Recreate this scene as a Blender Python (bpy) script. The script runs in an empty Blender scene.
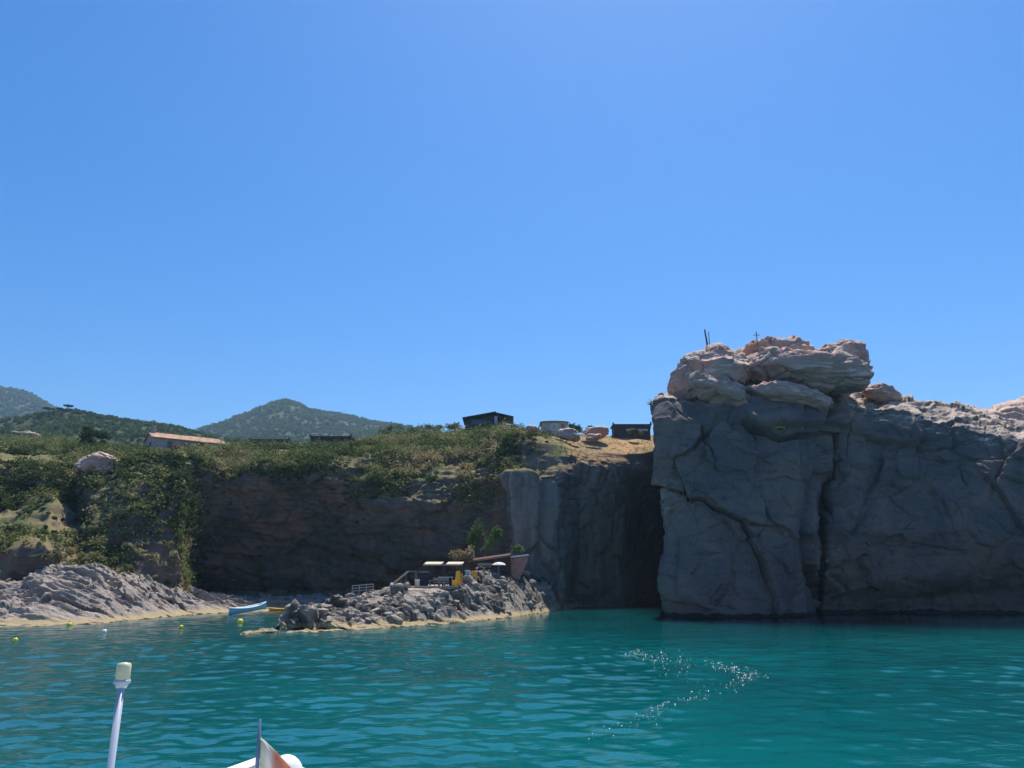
import bpy, bmesh, math, random
import numpy as np
from mathutils import Vector, Matrix
from mathutils.bvhtree import BVHTree

# ------------------------------------------------------------------ camera, sky, sun, exposure
S = bpy.context.scene
COL = S.collection
F, HZ, CH = 740.0, 580.0, 3.6                 # focal length in px, horizon row, eye height in m
PITCH = math.atan((HZ - 384) / F)
cam_d = bpy.data.cameras.new('camera')
cam = bpy.data.objects.new('camera', cam_d); COL.objects.link(cam)
cam_d.sensor_width = 36; cam_d.lens = F / 1024 * 36
cam_d.clip_start = 0.1; cam_d.clip_end = 20000
cam.location = (0, 0, CH); cam.rotation_euler = (math.pi / 2 + PITCH, 0, 0)
S.camera = cam

SUN_EL, SUN_AZ = math.radians(65), math.radians(15)     # azimuth clockwise from +Y
w = bpy.data.worlds.new('World'); S.world = w; w.use_nodes = True
wn, wl = w.node_tree.nodes, w.node_tree.links
wn.clear()
sky = wn.new('ShaderNodeTexSky'); sky.sky_type = 'NISHITA'; sky.sun_disc = False
sky.sun_elevation = SUN_EL; sky.sun_rotation = SUN_AZ
sky.air_density = 1.0; sky.dust_density = 0.25; sky.ozone_density = 4.0; sky.altitude = 0
hs = wn.new('ShaderNodeHueSaturation'); hs.inputs['Saturation'].default_value = 1.40; hs.inputs['Hue'].default_value = 0.506; hs.inputs['Value'].default_value = 0.79
bg = wn.new('ShaderNodeBackground'); bg.inputs['Strength'].default_value = 0.15
wo = wn.new('ShaderNodeOutputWorld')
wl.new(sky.outputs[0], hs.inputs['Color']); wl.new(hs.outputs[0], bg.inputs[0]); wl.new(bg.outputs[0], wo.inputs[0])

sd = bpy.data.lights.new('sun', 'SUN'); sd.energy = 5.0; sd.angle = math.radians(0.5); sd.color = (1, 0.93, 0.82)
sun = bpy.data.objects.new('sun', sd); COL.objects.link(sun)
SUND = Vector((math.sin(SUN_AZ) * math.cos(SUN_EL), math.cos(SUN_AZ) * math.cos(SUN_EL), math.sin(SUN_EL)))
sun.rotation_euler = (-SUND).to_track_quat('-Z', 'Y').to_euler()
sun.location = (20, 60, 120)
S.view_settings.view_transform = 'Standard'; S.view_settings.look = 'None'
S.view_settings.exposure = 0.34; S.view_settings.gamma = 1.0
S.render.engine = 'CYCLES'
S.cycles.max_bounces = 5; S.cycles.diffuse_bounces = 3; S.cycles.glossy_bounces = 3
S.cycles.transmission_bounces = 4; S.cycles.volume_bounces = 0

# ------------------------------------------------------------------ pixel <-> world
cp, sp = math.cos(PITCH), math.sin(PITCH)
def ray(px, py):
    a, b = (px - 512) / F, (384 - py) / F
    return np.array([a, cp - b * sp, sp + b * cp])
def U(px, py, D):
    r = ray(px, py); return np.array([0, 0, CH]) + r * (D / r[1])
def DW(py):
    r = ray(512, py); return -CH / r[2] * r[1]
def proj(P):
    q = P - np.array([0, 0, CH])
    d = q[..., 1] * cp + q[..., 2] * sp
    d = np.maximum(d, 1e-3)
    return 512 + F * q[..., 0] / d, 384 - F * (q[..., 2] * cp - q[..., 1] * sp) / d

# ------------------------------------------------------------------ noise
def _h(ix, iy, iz, s):
    h = (ix.astype(np.int64) * 374761393 + iy.astype(np.int64) * 668265263 + iz.astype(np.int64) * 2147483647 + s * 1274126177) & 0xffffffff
    h = ((h ^ (h >> 13)) * 1274126177) & 0xffffffff
    h = (h ^ (h >> 16)); h = (h * 2246822519) & 0xffffffff
    return ((h ^ (h >> 15)) & 0xffffff) / float(0xffffff)
def vn(p, s=0):
    i = np.floor(p).astype(np.int64); f = p - i; f = f * f * f * (f * (f * 6 - 15) + 10)
    x, y, z = i[..., 0], i[..., 1], i[..., 2]; fx, fy, fz = f[..., 0], f[..., 1], f[..., 2]
    def L(a, b, t): return a + (b - a) * t
    c = [[[_h(x + a, y + b, z + c_, s) for c_ in (0, 1)] for b in (0, 1)] for a in (0, 1)]
    r = L(L(L(c[0][0][0], c[1][0][0], fx), L(c[0][1][0], c[1][1][0], fx), fy),
          L(L(c[0][0][1], c[1][0][1], fx), L(c[0][1][1], c[1][1][1], fx), fy), fz)
    return r * 2 - 1
def fbm(p, L, octv=4, gain=0.5, s=0):
    q = np.asarray(p, float) / np.asarray(L, float); t = 0; a = 1; n = 0
    for k in range(octv):
        t = t + a * vn(q * (2.03 ** k) + 17.3 * k, s + k); n += a; a *= gain
    return t / n
def ridged(p, L, octv=3, s=0):
    q = np.asarray(p, float) / np.asarray(L, float); t = 0; a = 1; n = 0
    for k in range(octv):
        t = t + a * (1 - np.abs(vn(q * (2.1 ** k) + 9.1 * k, s + k)) * 2); n += a; a *= 0.5
    return t / n
def voro(p, L, s=0, rot=None):
    q = np.asarray(p, float)
    if rot is not None: q = q @ rot
    q = q / np.asarray(L, float)
    i = np.floor(q).astype(np.int64)
    f1 = np.full(q.shape[:-1], 9.0); f2 = f1.copy(); idr = np.zeros_like(f1); tx = np.zeros_like(f1)
    for dx in (-1, 0, 1):
        for dy in (-1, 0, 1):
            for dz in (-1, 0, 1):
                cx, cy, cz = i[..., 0] + dx, i[..., 1] + dy, i[..., 2] + dz
                a, b, c = _h(cx, cy, cz, s), _h(cx, cy, cz, s + 11), _h(cx, cy, cz, s + 23)
                vx, vy, vz = q[..., 0] - cx - a, q[..., 1] - cy - b, q[..., 2] - cz - c
                d = np.sqrt(vx * vx + vy * vy + vz * vz)
                m = d < f1
                f2 = np.where(m, f1, np.minimum(f2, d))
                r = _h(cx, cy, cz, s + 37)
                idr = np.where(m, r, idr)
                # tilt of the joint face
                tx = np.where(m, (a - .5) * vx + (b - .5) * vz * 1.2 + (c - .5) * vy, tx)
                f1 = np.where(m, d, f1)
    return f1, f2, idr, tx
def sst(a, b, x):
    t = np.clip((x - a) / (b - a), 0, 1); return t * t * (3 - 2 * t)
def rotm(ax, ay, az):
    return np.array(Matrix.Rotation(az, 3, 'Z') @ Matrix.Rotation(ay, 3, 'Y') @ Matrix.Rotation(ax, 3, 'X'))

# ------------------------------------------------------------------ materials
def mat(name):
    m = bpy.data.materials.new(name); m.use_nodes = True
    n, l = m.node_tree.nodes, m.node_tree.links
    b = n['Principled BSDF']; return m, n, l, b
def plain(name, c, rough=0.7, metal=0.0, spec=0.3, var=0.12, scale=6.0):
    m, n, l, b = mat(name)
    b.inputs['Roughness'].default_value = rough; b.inputs['Metallic'].default_value = metal
    b.inputs['Specular IOR Level'].default_value = spec
    g = n.new('ShaderNodeNewGeometry'); t = n.new('ShaderNodeTexNoise'); t.inputs['Scale'].default_value = scale
    t.inputs['Detail'].default_value = 4
    l.new(g.outputs['Position'], t.inputs['Vector'])
    r = n.new('ShaderNodeValToRGB'); e = r.color_ramp.elements
    e[0].position = 0.3; e[1].position = 0.7
    e[0].color = (*[v * (1 - var) for v in c], 1); e[1].color = (*[min(1, v * (1 + var)) for v in c], 1)
    l.new(t.outputs['Fac'], r.inputs[0]); l.new(r.outputs[0], b.inputs['Base Color'])
    return m
def mixc(n, l, fac, a, b):
    m = n.new('ShaderNodeMix'); m.data_type = 'RGBA'
    if isinstance(fac, (int, float)): m.inputs[0].default_value = fac
    else: l.new(fac, m.inputs[0])
    for k, v in ((6, a), (7, b)):
        if isinstance(v, tuple): m.inputs[k].default_value = (*v, 1)
        else: l.new(v, m.inputs[k])
    return m.outputs[2]
def ramp(n, l, src, p0, p1, invert=False):
    r = n.new('ShaderNodeMapRange'); r.interpolation_type = 'SMOOTHSTEP'
    r.inputs[1].default_value = p0; r.inputs[2].default_value = p1
    if invert: r.inputs[3].default_value = 1; r.inputs[4].default_value = 0
    l.new(src, r.inputs[0]); return r.outputs[0]
def noise(n, l, vec, scale, detail=5, rough=0.55, dist=0.0, stretch=None):
    if stretch is not None:
        mp = n.new('ShaderNodeMapping'); mp.inputs['Scale'].default_value = stretch[:3]
        if len(stretch) > 3: mp.inputs['Rotation'].default_value = stretch[3:]
        l.new(vec, mp.inputs[0]); vec = mp.outputs[0]
    t = n.new('ShaderNodeTexNoise'); t.inputs['Scale'].default_value = scale; t.inputs['Detail'].default_value = detail
    t.inputs['Roughness'].default_value = rough; t.inputs['Distortion'].default_value = dist
    l.new(vec, t.inputs['Vector']); return t.outputs['Fac']
def rock_mat(name, ca, cb, cc, tide=None, fine=1.0, streak=None, top=None, bump=0.6, tlo=0.25, crown=False):
    """ca/cb large patches, cc stains; tide: colour of the pale encrusted band just above the water"""
    m, n, l, b = mat(name)
    b.inputs['Roughness'].default_value = 0.92; b.inputs['Specular IOR Level'].default_value = 0.15
    g = n.new('ShaderNodeNewGeometry'); P = g.outputs['Position']
    c = mixc(n, l, ramp(n, l, noise(n, l, P, 0.16 * fine, 6, 0.6, 0.6), 0.38, 0.62), ca, cb)
    c = mixc(n, l, ramp(n, l, noise(n, l, P, 0.9 * fine, 6, 0.65, 0.4, streak), 0.5, 0.72), c, cc)
    v = ramp(n, l, noise(n, l, P, 4.0 * fine, 6, 0.7), 0.25, 0.75)
    c = mixc(n, l, v, c, mixc(n, l, 0.12, c, (0.5, 0.47, 0.42)))
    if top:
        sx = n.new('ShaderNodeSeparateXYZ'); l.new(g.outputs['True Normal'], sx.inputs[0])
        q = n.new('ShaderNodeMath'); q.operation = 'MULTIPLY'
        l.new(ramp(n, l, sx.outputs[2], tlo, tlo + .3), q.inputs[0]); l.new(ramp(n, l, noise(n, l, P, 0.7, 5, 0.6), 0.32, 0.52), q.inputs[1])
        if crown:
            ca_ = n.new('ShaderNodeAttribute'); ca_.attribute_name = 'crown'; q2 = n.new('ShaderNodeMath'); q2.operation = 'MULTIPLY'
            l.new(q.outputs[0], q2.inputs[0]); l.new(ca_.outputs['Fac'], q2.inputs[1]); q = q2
        c = mixc(n, l, q.outputs[0], c, top)  # sunlit tops painted in: upward faces turn paler
    if tide:
        sz = n.new('ShaderNodeSeparateXYZ'); l.new(P, sz.inputs[0])
        a = n.new('ShaderNodeMath'); a.operation = 'MULTIPLY_ADD'
        l.new(noise(n, l, P, 1.1, 4), a.inputs[0]); a.inputs[1].default_value = -0.8; l.new(sz.outputs[2], a.inputs[2])
        c = mixc(n, l, ramp(n, l, a.outputs[0], tide[1] - 0.12, tide[1] + 0.06, True), c, tide[0])
        c = mixc(n, l, ramp(n, l, a.outputs[0], -0.42, -0.34, True), c, (0.05, 0.045, 0.03))
    sa = n.new('ShaderNodeAttribute'); sa.attribute_name = 'white_patch'
    c = mixc(n, l, sa.outputs['Fac'], c, (0.85, 0.83, 0.78))  # white patches at set spots on the rock faces
    l.new(c, b.inputs['Base Color'])
    bp = n.new('ShaderNodeBump'); bp.inputs['Strength'].default_value = bump; bp.inputs['Distance'].default_value = 0.35
    l.new(noise(n, l, P, 1.6 * fine, 8, 0.68, 0.3, streak), bp.inputs['Height']); l.new(bp.outputs[0], b.inputs['Normal'])
    return m
TAN = (0.47, 0.375, 0.225)
M = {}
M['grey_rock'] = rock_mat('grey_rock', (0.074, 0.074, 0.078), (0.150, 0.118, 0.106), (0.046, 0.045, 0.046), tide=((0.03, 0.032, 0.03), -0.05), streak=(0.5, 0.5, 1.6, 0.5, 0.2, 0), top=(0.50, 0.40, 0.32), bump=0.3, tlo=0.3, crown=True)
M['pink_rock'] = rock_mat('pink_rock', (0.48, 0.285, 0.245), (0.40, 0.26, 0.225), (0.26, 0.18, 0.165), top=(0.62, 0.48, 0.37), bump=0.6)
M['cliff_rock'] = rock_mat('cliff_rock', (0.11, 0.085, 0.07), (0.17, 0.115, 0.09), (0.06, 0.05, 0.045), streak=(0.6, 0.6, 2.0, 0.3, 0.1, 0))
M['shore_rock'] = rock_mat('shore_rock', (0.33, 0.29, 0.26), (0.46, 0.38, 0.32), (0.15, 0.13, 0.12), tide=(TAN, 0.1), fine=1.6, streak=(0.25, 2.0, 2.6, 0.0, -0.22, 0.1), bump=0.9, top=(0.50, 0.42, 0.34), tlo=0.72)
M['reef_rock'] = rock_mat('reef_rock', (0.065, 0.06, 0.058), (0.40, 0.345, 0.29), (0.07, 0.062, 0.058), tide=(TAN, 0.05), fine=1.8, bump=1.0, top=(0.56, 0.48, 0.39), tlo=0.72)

def leaf_mat(name, cs, trans=0.42):
    m, n, l, b = mat(name)
    a = n.new('ShaderNodeAttribute'); a.attribute_name = 'tint'
    r = n.new('ShaderNodeValToRGB'); e = r.color_ramp.elements
    while len(e) < len(cs): e.new(0.5)
    for k, c in enumerate(cs):
        e[k].position = k / (len(cs) - 1); e[k].color = (*c, 1)
    l.new(a.outputs['Fac'], r.inputs[0])
    d = n.new('ShaderNodeBsdfDiffuse'); t = n.new('ShaderNodeBsdfTranslucent'); mx = n.new('ShaderNodeMixShader')
    mx.inputs[0].default_value = trans
    l.new(r.outputs[0], d.inputs[0]); l.new(r.outputs[0], t.inputs[0]); l.new(d.outputs[0], mx.inputs[1]); l.new(t.outputs[0], mx.inputs[2])
    n.remove(b); l.new(mx.outputs[0], n['Material Output'].inputs[0])
    return m
M['scrub_leaf'] = leaf_mat('scrub_leaf', [(0.045, 0.068, 0.028), (0.10, 0.135, 0.048), (0.17, 0.20, 0.075), (0.27, 0.26, 0.12), (0.38, 0.31, 0.18)])
M['tree_leaf'] = leaf_mat('tree_leaf', [(0.025, 0.045, 0.018), (0.045, 0.07, 0.025), (0.075, 0.10, 0.035)])
M['far_leaf'] = leaf_mat('far_leaf', [(0.05, 0.09, 0.03), (0.075, 0.12, 0.04), (0.10, 0.145, 0.052)])
M['red_leaf'] = leaf_mat('red_leaf', [(0.16, 0.07, 0.05), (0.28, 0.12, 0.09), (0.35, 0.18, 0.12)])
M['bright_leaf'] = leaf_mat('bright_leaf', [(0.06, 0.11, 0.03), (0.10, 0.17, 0.05), (0.15, 0.22, 0.08)])
M['dry_leaf'] = leaf_mat('dry_leaf', [(0.16, 0.13, 0.06), (0.27, 0.22, 0.12), (0.38, 0.31, 0.18)])
M['bark'] = plain('bark', (0.10, 0.075, 0.055), 0.9)
# open ground of the headland: dry grass, soil and rock by steepness
m, n, l, b = mat('headland_ground'); b.inputs['Roughness'].default_value = 0.95; b.inputs['Specular IOR Level'].default_value = 0.1
g = n.new('ShaderNodeNewGeometry'); P = g.outputs['Position']
sx = n.new('ShaderNodeSeparateXYZ'); l.new(g.outputs['Normal'], sx.inputs[0])
grass = mixc(n, l, ramp(n, l, noise(n, l, P, 0.12, 5), 0.42, 0.6), (0.24, 0.195, 0.105), (0.11, 0.14, 0.05))
grass = mixc(n, l, ramp(n, l, noise(n, l, P, 1.3, 6, 0.7), 0.4, 0.7), grass, (0.24, 0.17, 0.10))
at = n.new('ShaderNodeAttribute'); at.attribute_name = 'red'
grass = mixc(n, l, at.outputs['Fac'], grass, mixc(n, l, ramp(n, l, noise(n, l, P, 0.8, 6, 0.7), 0.4, 0.65), (0.46, 0.25, 0.12), (0.36, 0.27, 0.15)))
rockc = mixc(n, l, ramp(n, l, noise(n, l, P, 0.18, 6, 0.6, 0.5), 0.4, 0.62), (0.095, 0.084, 0.078), (0.19, 0.122, 0.10))
rockc = mixc(n, l, ramp(n, l, noise(n, l, P, 1.0, 6, 0.65, 0.4, (0.7, 0.7, 1.8)), 0.5, 0.72), rockc, (0.055, 0.05, 0.045))
at2 = n.new('ShaderNodeAttribute'); at2.attribute_name = 'pale'
rockc = mixc(n, l, at2.outputs['Fac'], rockc, mixc(n, l, ramp(n, l, noise(n, l, P, 0.5, 6, 0.6, 0.2, (1.2, 1.2, 0.25)), 0.4, 0.65), (0.25, 0.205, 0.185), (0.155, 0.13, 0.12)))
c = mixc(n, l, ramp(n, l, sx.outputs[2], 0.42, 0.66), rockc, grass)
l.new(c, b.inputs['Base Color'])
bp = n.new('ShaderNodeBump'); bp.inputs['Strength'].default_value = 0.6; bp.inputs['Distance'].default_value = 0.3
l.new(noise(n, l, P, 1.5, 8, 0.68), bp.inputs['Height']); l.new(bp.outputs[0], b.inputs['Normal'])
M['ground'] = m
M['far_ground'] = plain('far_ground', (0.038, 0.058, 0.022), 0.95, var=0.3, scale=0.02)

# ------------------------------------------------------------------ mesh helpers
def tag(o, label=None, cat=None, group=None, kind=None):
    if label: o['label'] = label
    if cat: o['category'] = cat
    if group: o['group'] = group
    if kind: o['kind'] = kind
    return o
def raw_mesh(name, V, Fc, material, parent=None, smooth=False, attrs=None, fattrs=None):
    me = bpy.data.meshes.new(name)
    V = np.asarray(V, np.float32); Fc = np.asarray(Fc, np.int32); k = Fc.shape[1]
    me.vertices.add(len(V)); me.vertices.foreach_set('co', V.ravel())
    me.loops.add(Fc.size); me.loops.foreach_set('vertex_index', Fc.ravel())
    me.polygons.add(len(Fc)); me.polygons.foreach_set('loop_start', np.arange(0, Fc.size, k, dtype=np.int32))
    if smooth: me.polygons.foreach_set('use_smooth', np.ones(len(Fc), bool))
    me.update(calc_edges=True)
    for a, v in (attrs or {}).items():
        me.attributes.new(a, 'FLOAT', 'POINT').data.foreach_set('value', np.asarray(v, np.float32).ravel())
    for a, v in (fattrs or {}).items():
        me.attributes.new(a, 'FLOAT', 'FACE').data.foreach_set('value', np.asarray(v, np.float32).ravel())
    if material: me.materials.append(material)
    o = bpy.data.objects.new(name, me); COL.objects.link(o)
    if parent: o.parent = parent
    return o
def gridfaces(nu, nv, wrap=False):
    i = np.arange(nu - (0 if wrap else 1))[:, None]; j = np.arange(nv - 1)[None, :]
    a = (i * nv + j); b = (((i + 1) % nu) * nv + j)
    return np.stack([a, b, b + 1, a + 1], -1).reshape(-1, 4)
def grid_normals(G):
    du = np.gradient(G, axis=0); dv = np.gradient(G, axis=1)
    n = np.cross(du, dv); n /= (np.linalg.norm(n, axis=-1, keepdims=True) + 1e-9); return n
def smooth_grid(G, it, wv=1.0):
    for _ in range(it):
        H = G.copy()
        H[1:-1] = (G[:-2] + 2 * G[1:-1] + G[2:]) / 4
        G = H.copy()
        G[:, 1:-1] = (H[:, :-2] + 2 * H[:, 1:-1] + H[:, 2:]) / 4
    return G
def loft(cols, segs, ures=1.0, sm=3):
    """cols: [(px, [(py, D) or (px, py, D), ...])]; returns the grid of points resampled between the columns"""
    K = np.array([[U(*(q if len(q) == 3 else (c, q[0], q[1]))) for q in pr] for c, pr in cols])
    pxs = [c for c, _ in cols]; us = []
    for i in range(len(cols) - 1):
        n = max(2, int(abs(pxs[i + 1] - pxs[i]) * ures)); us += [i + t / n for t in range(n)]
    us.append(len(cols) - 1); us = np.array(us, float)
    vs = []
    for j, n in enumerate(segs): vs += [j + t / n for t in range(n)]
    vs.append(len(segs)); vs = np.array(vs, float)
    i = np.minimum(us.astype(int), len(cols) - 2); fu = (us - i)[:, None, None]
    A = K[i] * (1 - fu) + K[i + 1] * fu
    j = np.minimum(vs.astype(int), len(segs) - 1); fv = (vs - j)[None, :, None]
    G = A[:, j] * (1 - fv) + A[:, j + 1] * fv
    G = smooth_grid(G, sm)
    return G, us, vs
def out_normals(G):
    n = grid_normals(G)
    n = smooth_grid(n, 4); n /= (np.linalg.norm(n, axis=-1, keepdims=True) + 1e-9)
    # points upwards or at the viewer on average
    if np.mean(n[..., 2] - n[..., 1]) < 0: n = -n
    return n
def carve(px, py, line, wd, k=[0]):
    k[0] += 1; rnd = random.Random(k[0])
    Q = np.stack([px, py, np.zeros_like(px)], -1)
    px = px + 3.2 * fbm(Q, 16, 3, s=600); py = py + 3.2 * fbm(Q, 16, 3, s=601)
    d = np.full(px.shape, 1e9); sd_ = np.zeros(px.shape)
    for (x0, y0), (x1, y1) in zip(line[:-1], line[1:]):
        vx, vy = x1 - x0, y1 - y0; t = np.clip(((px - x0) * vx + (py - y0) * vy) / (vx * vx + vy * vy), 0, 1)
        e = np.hypot(px - x0 - t * vx, py - y0 - t * vy); m = e < d
        cr = (px - x0) * vy - (py - y0) * vx
        sd_ = np.where(m, np.sign(cr), sd_); d = np.minimum(d, e)
    wv = 0.68 * wd * (0.55 + 0.7 * np.clip(fbm(Q, 22, 2, s=602) + .5, 0, 1.3))
    dep = 0.45 + 0.9 * np.clip(fbm(Q, 30, 2, s=603) + .45, 0, 1)
    lip = rnd.choice([-1, 1]) * sd_ * np.exp(-d / 11.0) * (1 - np.exp(-(d / 1.5) ** 2)) * 0.32
    return np.exp(-(d / wv) ** 2) * dep + lip
def G2mesh(name, G, material, **k):
    nu, nv = G.shape[:2]
    return raw_mesh(name, G.reshape(-1, 3), gridfaces(nu, nv), material, **k)

# ------------------------------------------------------------------ WATER
def build_water():
    ang = np.concatenate([np.linspace(-math.pi, -0.80, 40)[:-1], np.linspace(-0.80, 0.80, 1150), np.linspace(0.80, math.pi, 40)[1:-1]])
    rad = [1.0]
    while rad[-1] < 135: rad.append(rad[-1] * (1.0048 if rad[-1] > 9 else 1.03))
    while rad[-1] < 2500: rad.append(rad[-1] * 1.12)
    rad = np.array(rad)
    A, R = np.meshgrid(ang, rad, indexing='ij')
    X, Y = R * np.sin(A), R * np.cos(A)
    Z = np.zeros_like(X); Q = np.stack([X, Y, Z], -1)
    warp = fbm(Q, 9.0, 2, s=5)[..., None] * np.array([1.5, 1.0, 0])
    def rip(L, ax, az, s):
        q = (Q + warp) @ rotm(0, 0, az); return vn(q / np.array([L * ax, L, 1.0]), s)
    env = 0.75 + 0.5 * fbm(Q, 14.0, 2, s=31)
    calm = sst(60, 95, R); lee = sst(-8, 6, X - 0.02 * Y) * sst(34, 62, Y)
    h = 0.030 * rip(2.4, 1.7, 0.3, 1) + 0.034 * rip(1.1, 1.5, -0.25, 2) + 0.044 * rip(0.58, 1.4, 0.15, 3) + 0.024 * rip(0.33, 1.3, -0.4, 4) * sst(60, 25, R)
    fadeo = np.where(np.abs(A) > 0.80, 0.0, 1.0) * sst(0.80, 0.74, np.abs(A))
    Z = h * env * (1 - 0.55 * calm) * (1 - 0.72 * lee) * sst(130, 100, R) * fadeo * 1.0
    V = np.stack([X, Y, Z], -1)
    nu, nv = X.shape
    Fq = gridfaces(nu, nv, wrap=True)
    m, n, l, b = mat('sea_water')
    g = n.new('ShaderNodeNewGeometry'); P = g.outputs['Position']
    sz = n.new('ShaderNodeSeparateXYZ'); l.new(P, sz.inputs[0])
    c = mixc(n, l, ramp(n, l, noise(n, l, P, 0.045, 3, 0.5, 0.3, (1, 1.6, 1)), 0.35, 0.65), (0.000, 0.086, 0.096), (0.000, 0.120, 0.128))
    # pale sand and weed on the shallow bottom to the left
    q = n.new('ShaderNodeMath'); q.operation = 'MULTIPLY_ADD'; l.new(noise(n, l, P, 0.12, 4), q.inputs[0]); q.inputs[1].default_value = 22; l.new(sz.outputs[0], q.inputs[2])
    c = mixc(n, l, ramp(n, l, q.outputs[0], -16, 6, True), c, (0.016, 0.105, 0.112))
    da = n.new('ShaderNodeAttribute'); da.attribute_name = 'rock_shade'; c = mixc(n, l, da.outputs['Fac'], c, (0.000, 0.016, 0.030))  # shadow and dark reflection of the sea rock painted into the water colour
    n.remove(b); df = n.new('ShaderNodeBsdfDiffuse'); gl = n.new('ShaderNodeBsdfGlossy'); gl.inputs['Roughness'].default_value = 0.05; fr = n.new('ShaderNodeFresnel'); fr.inputs[0].default_value = 1.34; ms = n.new('ShaderNodeMixShader')
    l.new(c, df.inputs[0]); l.new(fr.outputs[0], ms.inputs[0]); l.new(df.outputs[0], ms.inputs[1]); l.new(gl.outputs[0], ms.inputs[2]); l.new(ms.outputs[0], n['Material Output'].inputs[0])
    bp = n.new('ShaderNodeBump'); bp.inputs['Strength'].default_value = 0.5; bp.inputs['Distance'].default_value = 0.03
    la = n.new('ShaderNodeAttribute'); la.attribute_name = 'lee'; lm = n.new('ShaderNodeMath'); lm.operation = 'MULTIPLY_ADD'; lm.inputs[1].default_value = -0.5; lm.inputs[2].default_value = 0.6; l.new(la.outputs['Fac'], lm.inputs[0]); l.new(lm.outputs[0], bp.inputs['Strength'])
    l.new(noise(n, l, P, 3.0, 3, 0.55, 0.2, (0.55, 1.0, 1)), bp.inputs['Height'])
    for q_ in (gl.inputs['Normal'], fr.inputs['Normal'], df.inputs['Normal']): l.new(bp.outputs[0], q_)
    o = raw_mesh('water', V.reshape(-1, 3), Fq, m, smooth=True, attrs={'lee': lee, 'rock_shade': sst(11, 20, X + 2.5 * fbm(Q, 8, 3, s=70)) * sst(52, 68, Y + 4 * fbm(Q, 9, 3, s=71) + .12 * (X - 30)) * sst(400, 200, R)}); tag(o, kind='structure')
    def hz(x, y):   # nearest wave height
        a = math.atan2(x, y); r = math.hypot(x, y)
        i = int(np.clip(np.searchsorted(ang, a), 0, nu - 1)); j = int(np.clip(np.searchsorted(rad, r), 0, nv - 1))
        return float(Z[i, j])
    return hz
waterz = build_water()

# ------------------------------------------------------------------ HEADLAND (right sea rock)
def rock_disp(G, N, amp=1.0, blk=(4.5, 4.5, 6.0), s=0, joint=0.9, fine=1.0, rot=None, crack=0.35, sec=0.3):
    if rot is None: rot = rotm(0.15, 0.25, 0.3)
    Pw = G + 0.9 * np.stack([fbm(G, 3.0, 3, s=s + 90), fbm(G, 3.0, 3, s=s + 91), fbm(G, 3.0, 3, s=s + 92)], -1)
    f1, f2, r, tx = voro(Pw, blk, s, rot)
    g1, g2, r2, tx2 = voro(Pw, np.array(blk) * 0.33, s + 5, rot)
    d = amp * (1.5 * fbm(G, 9.0, 3, s=s + 50) + joint * ((r - 0.5) * 0.8 + tx * 1.3) + sec * joint * ((r2 - 0.5) * 0.6 + tx2 * 1.1))
    d -= crack * amp * np.exp(-((f2 - f1) / 0.045) ** 2) + 0.35 * crack * amp * np.exp(-((g2 - g1) / 0.07) ** 2)
    d += fine * (0.30 * ridged(G, 1.6, 3, s=s + 60) + 0.12 * fbm(G, 0.5, 2, s=s + 70))
    return d

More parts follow.
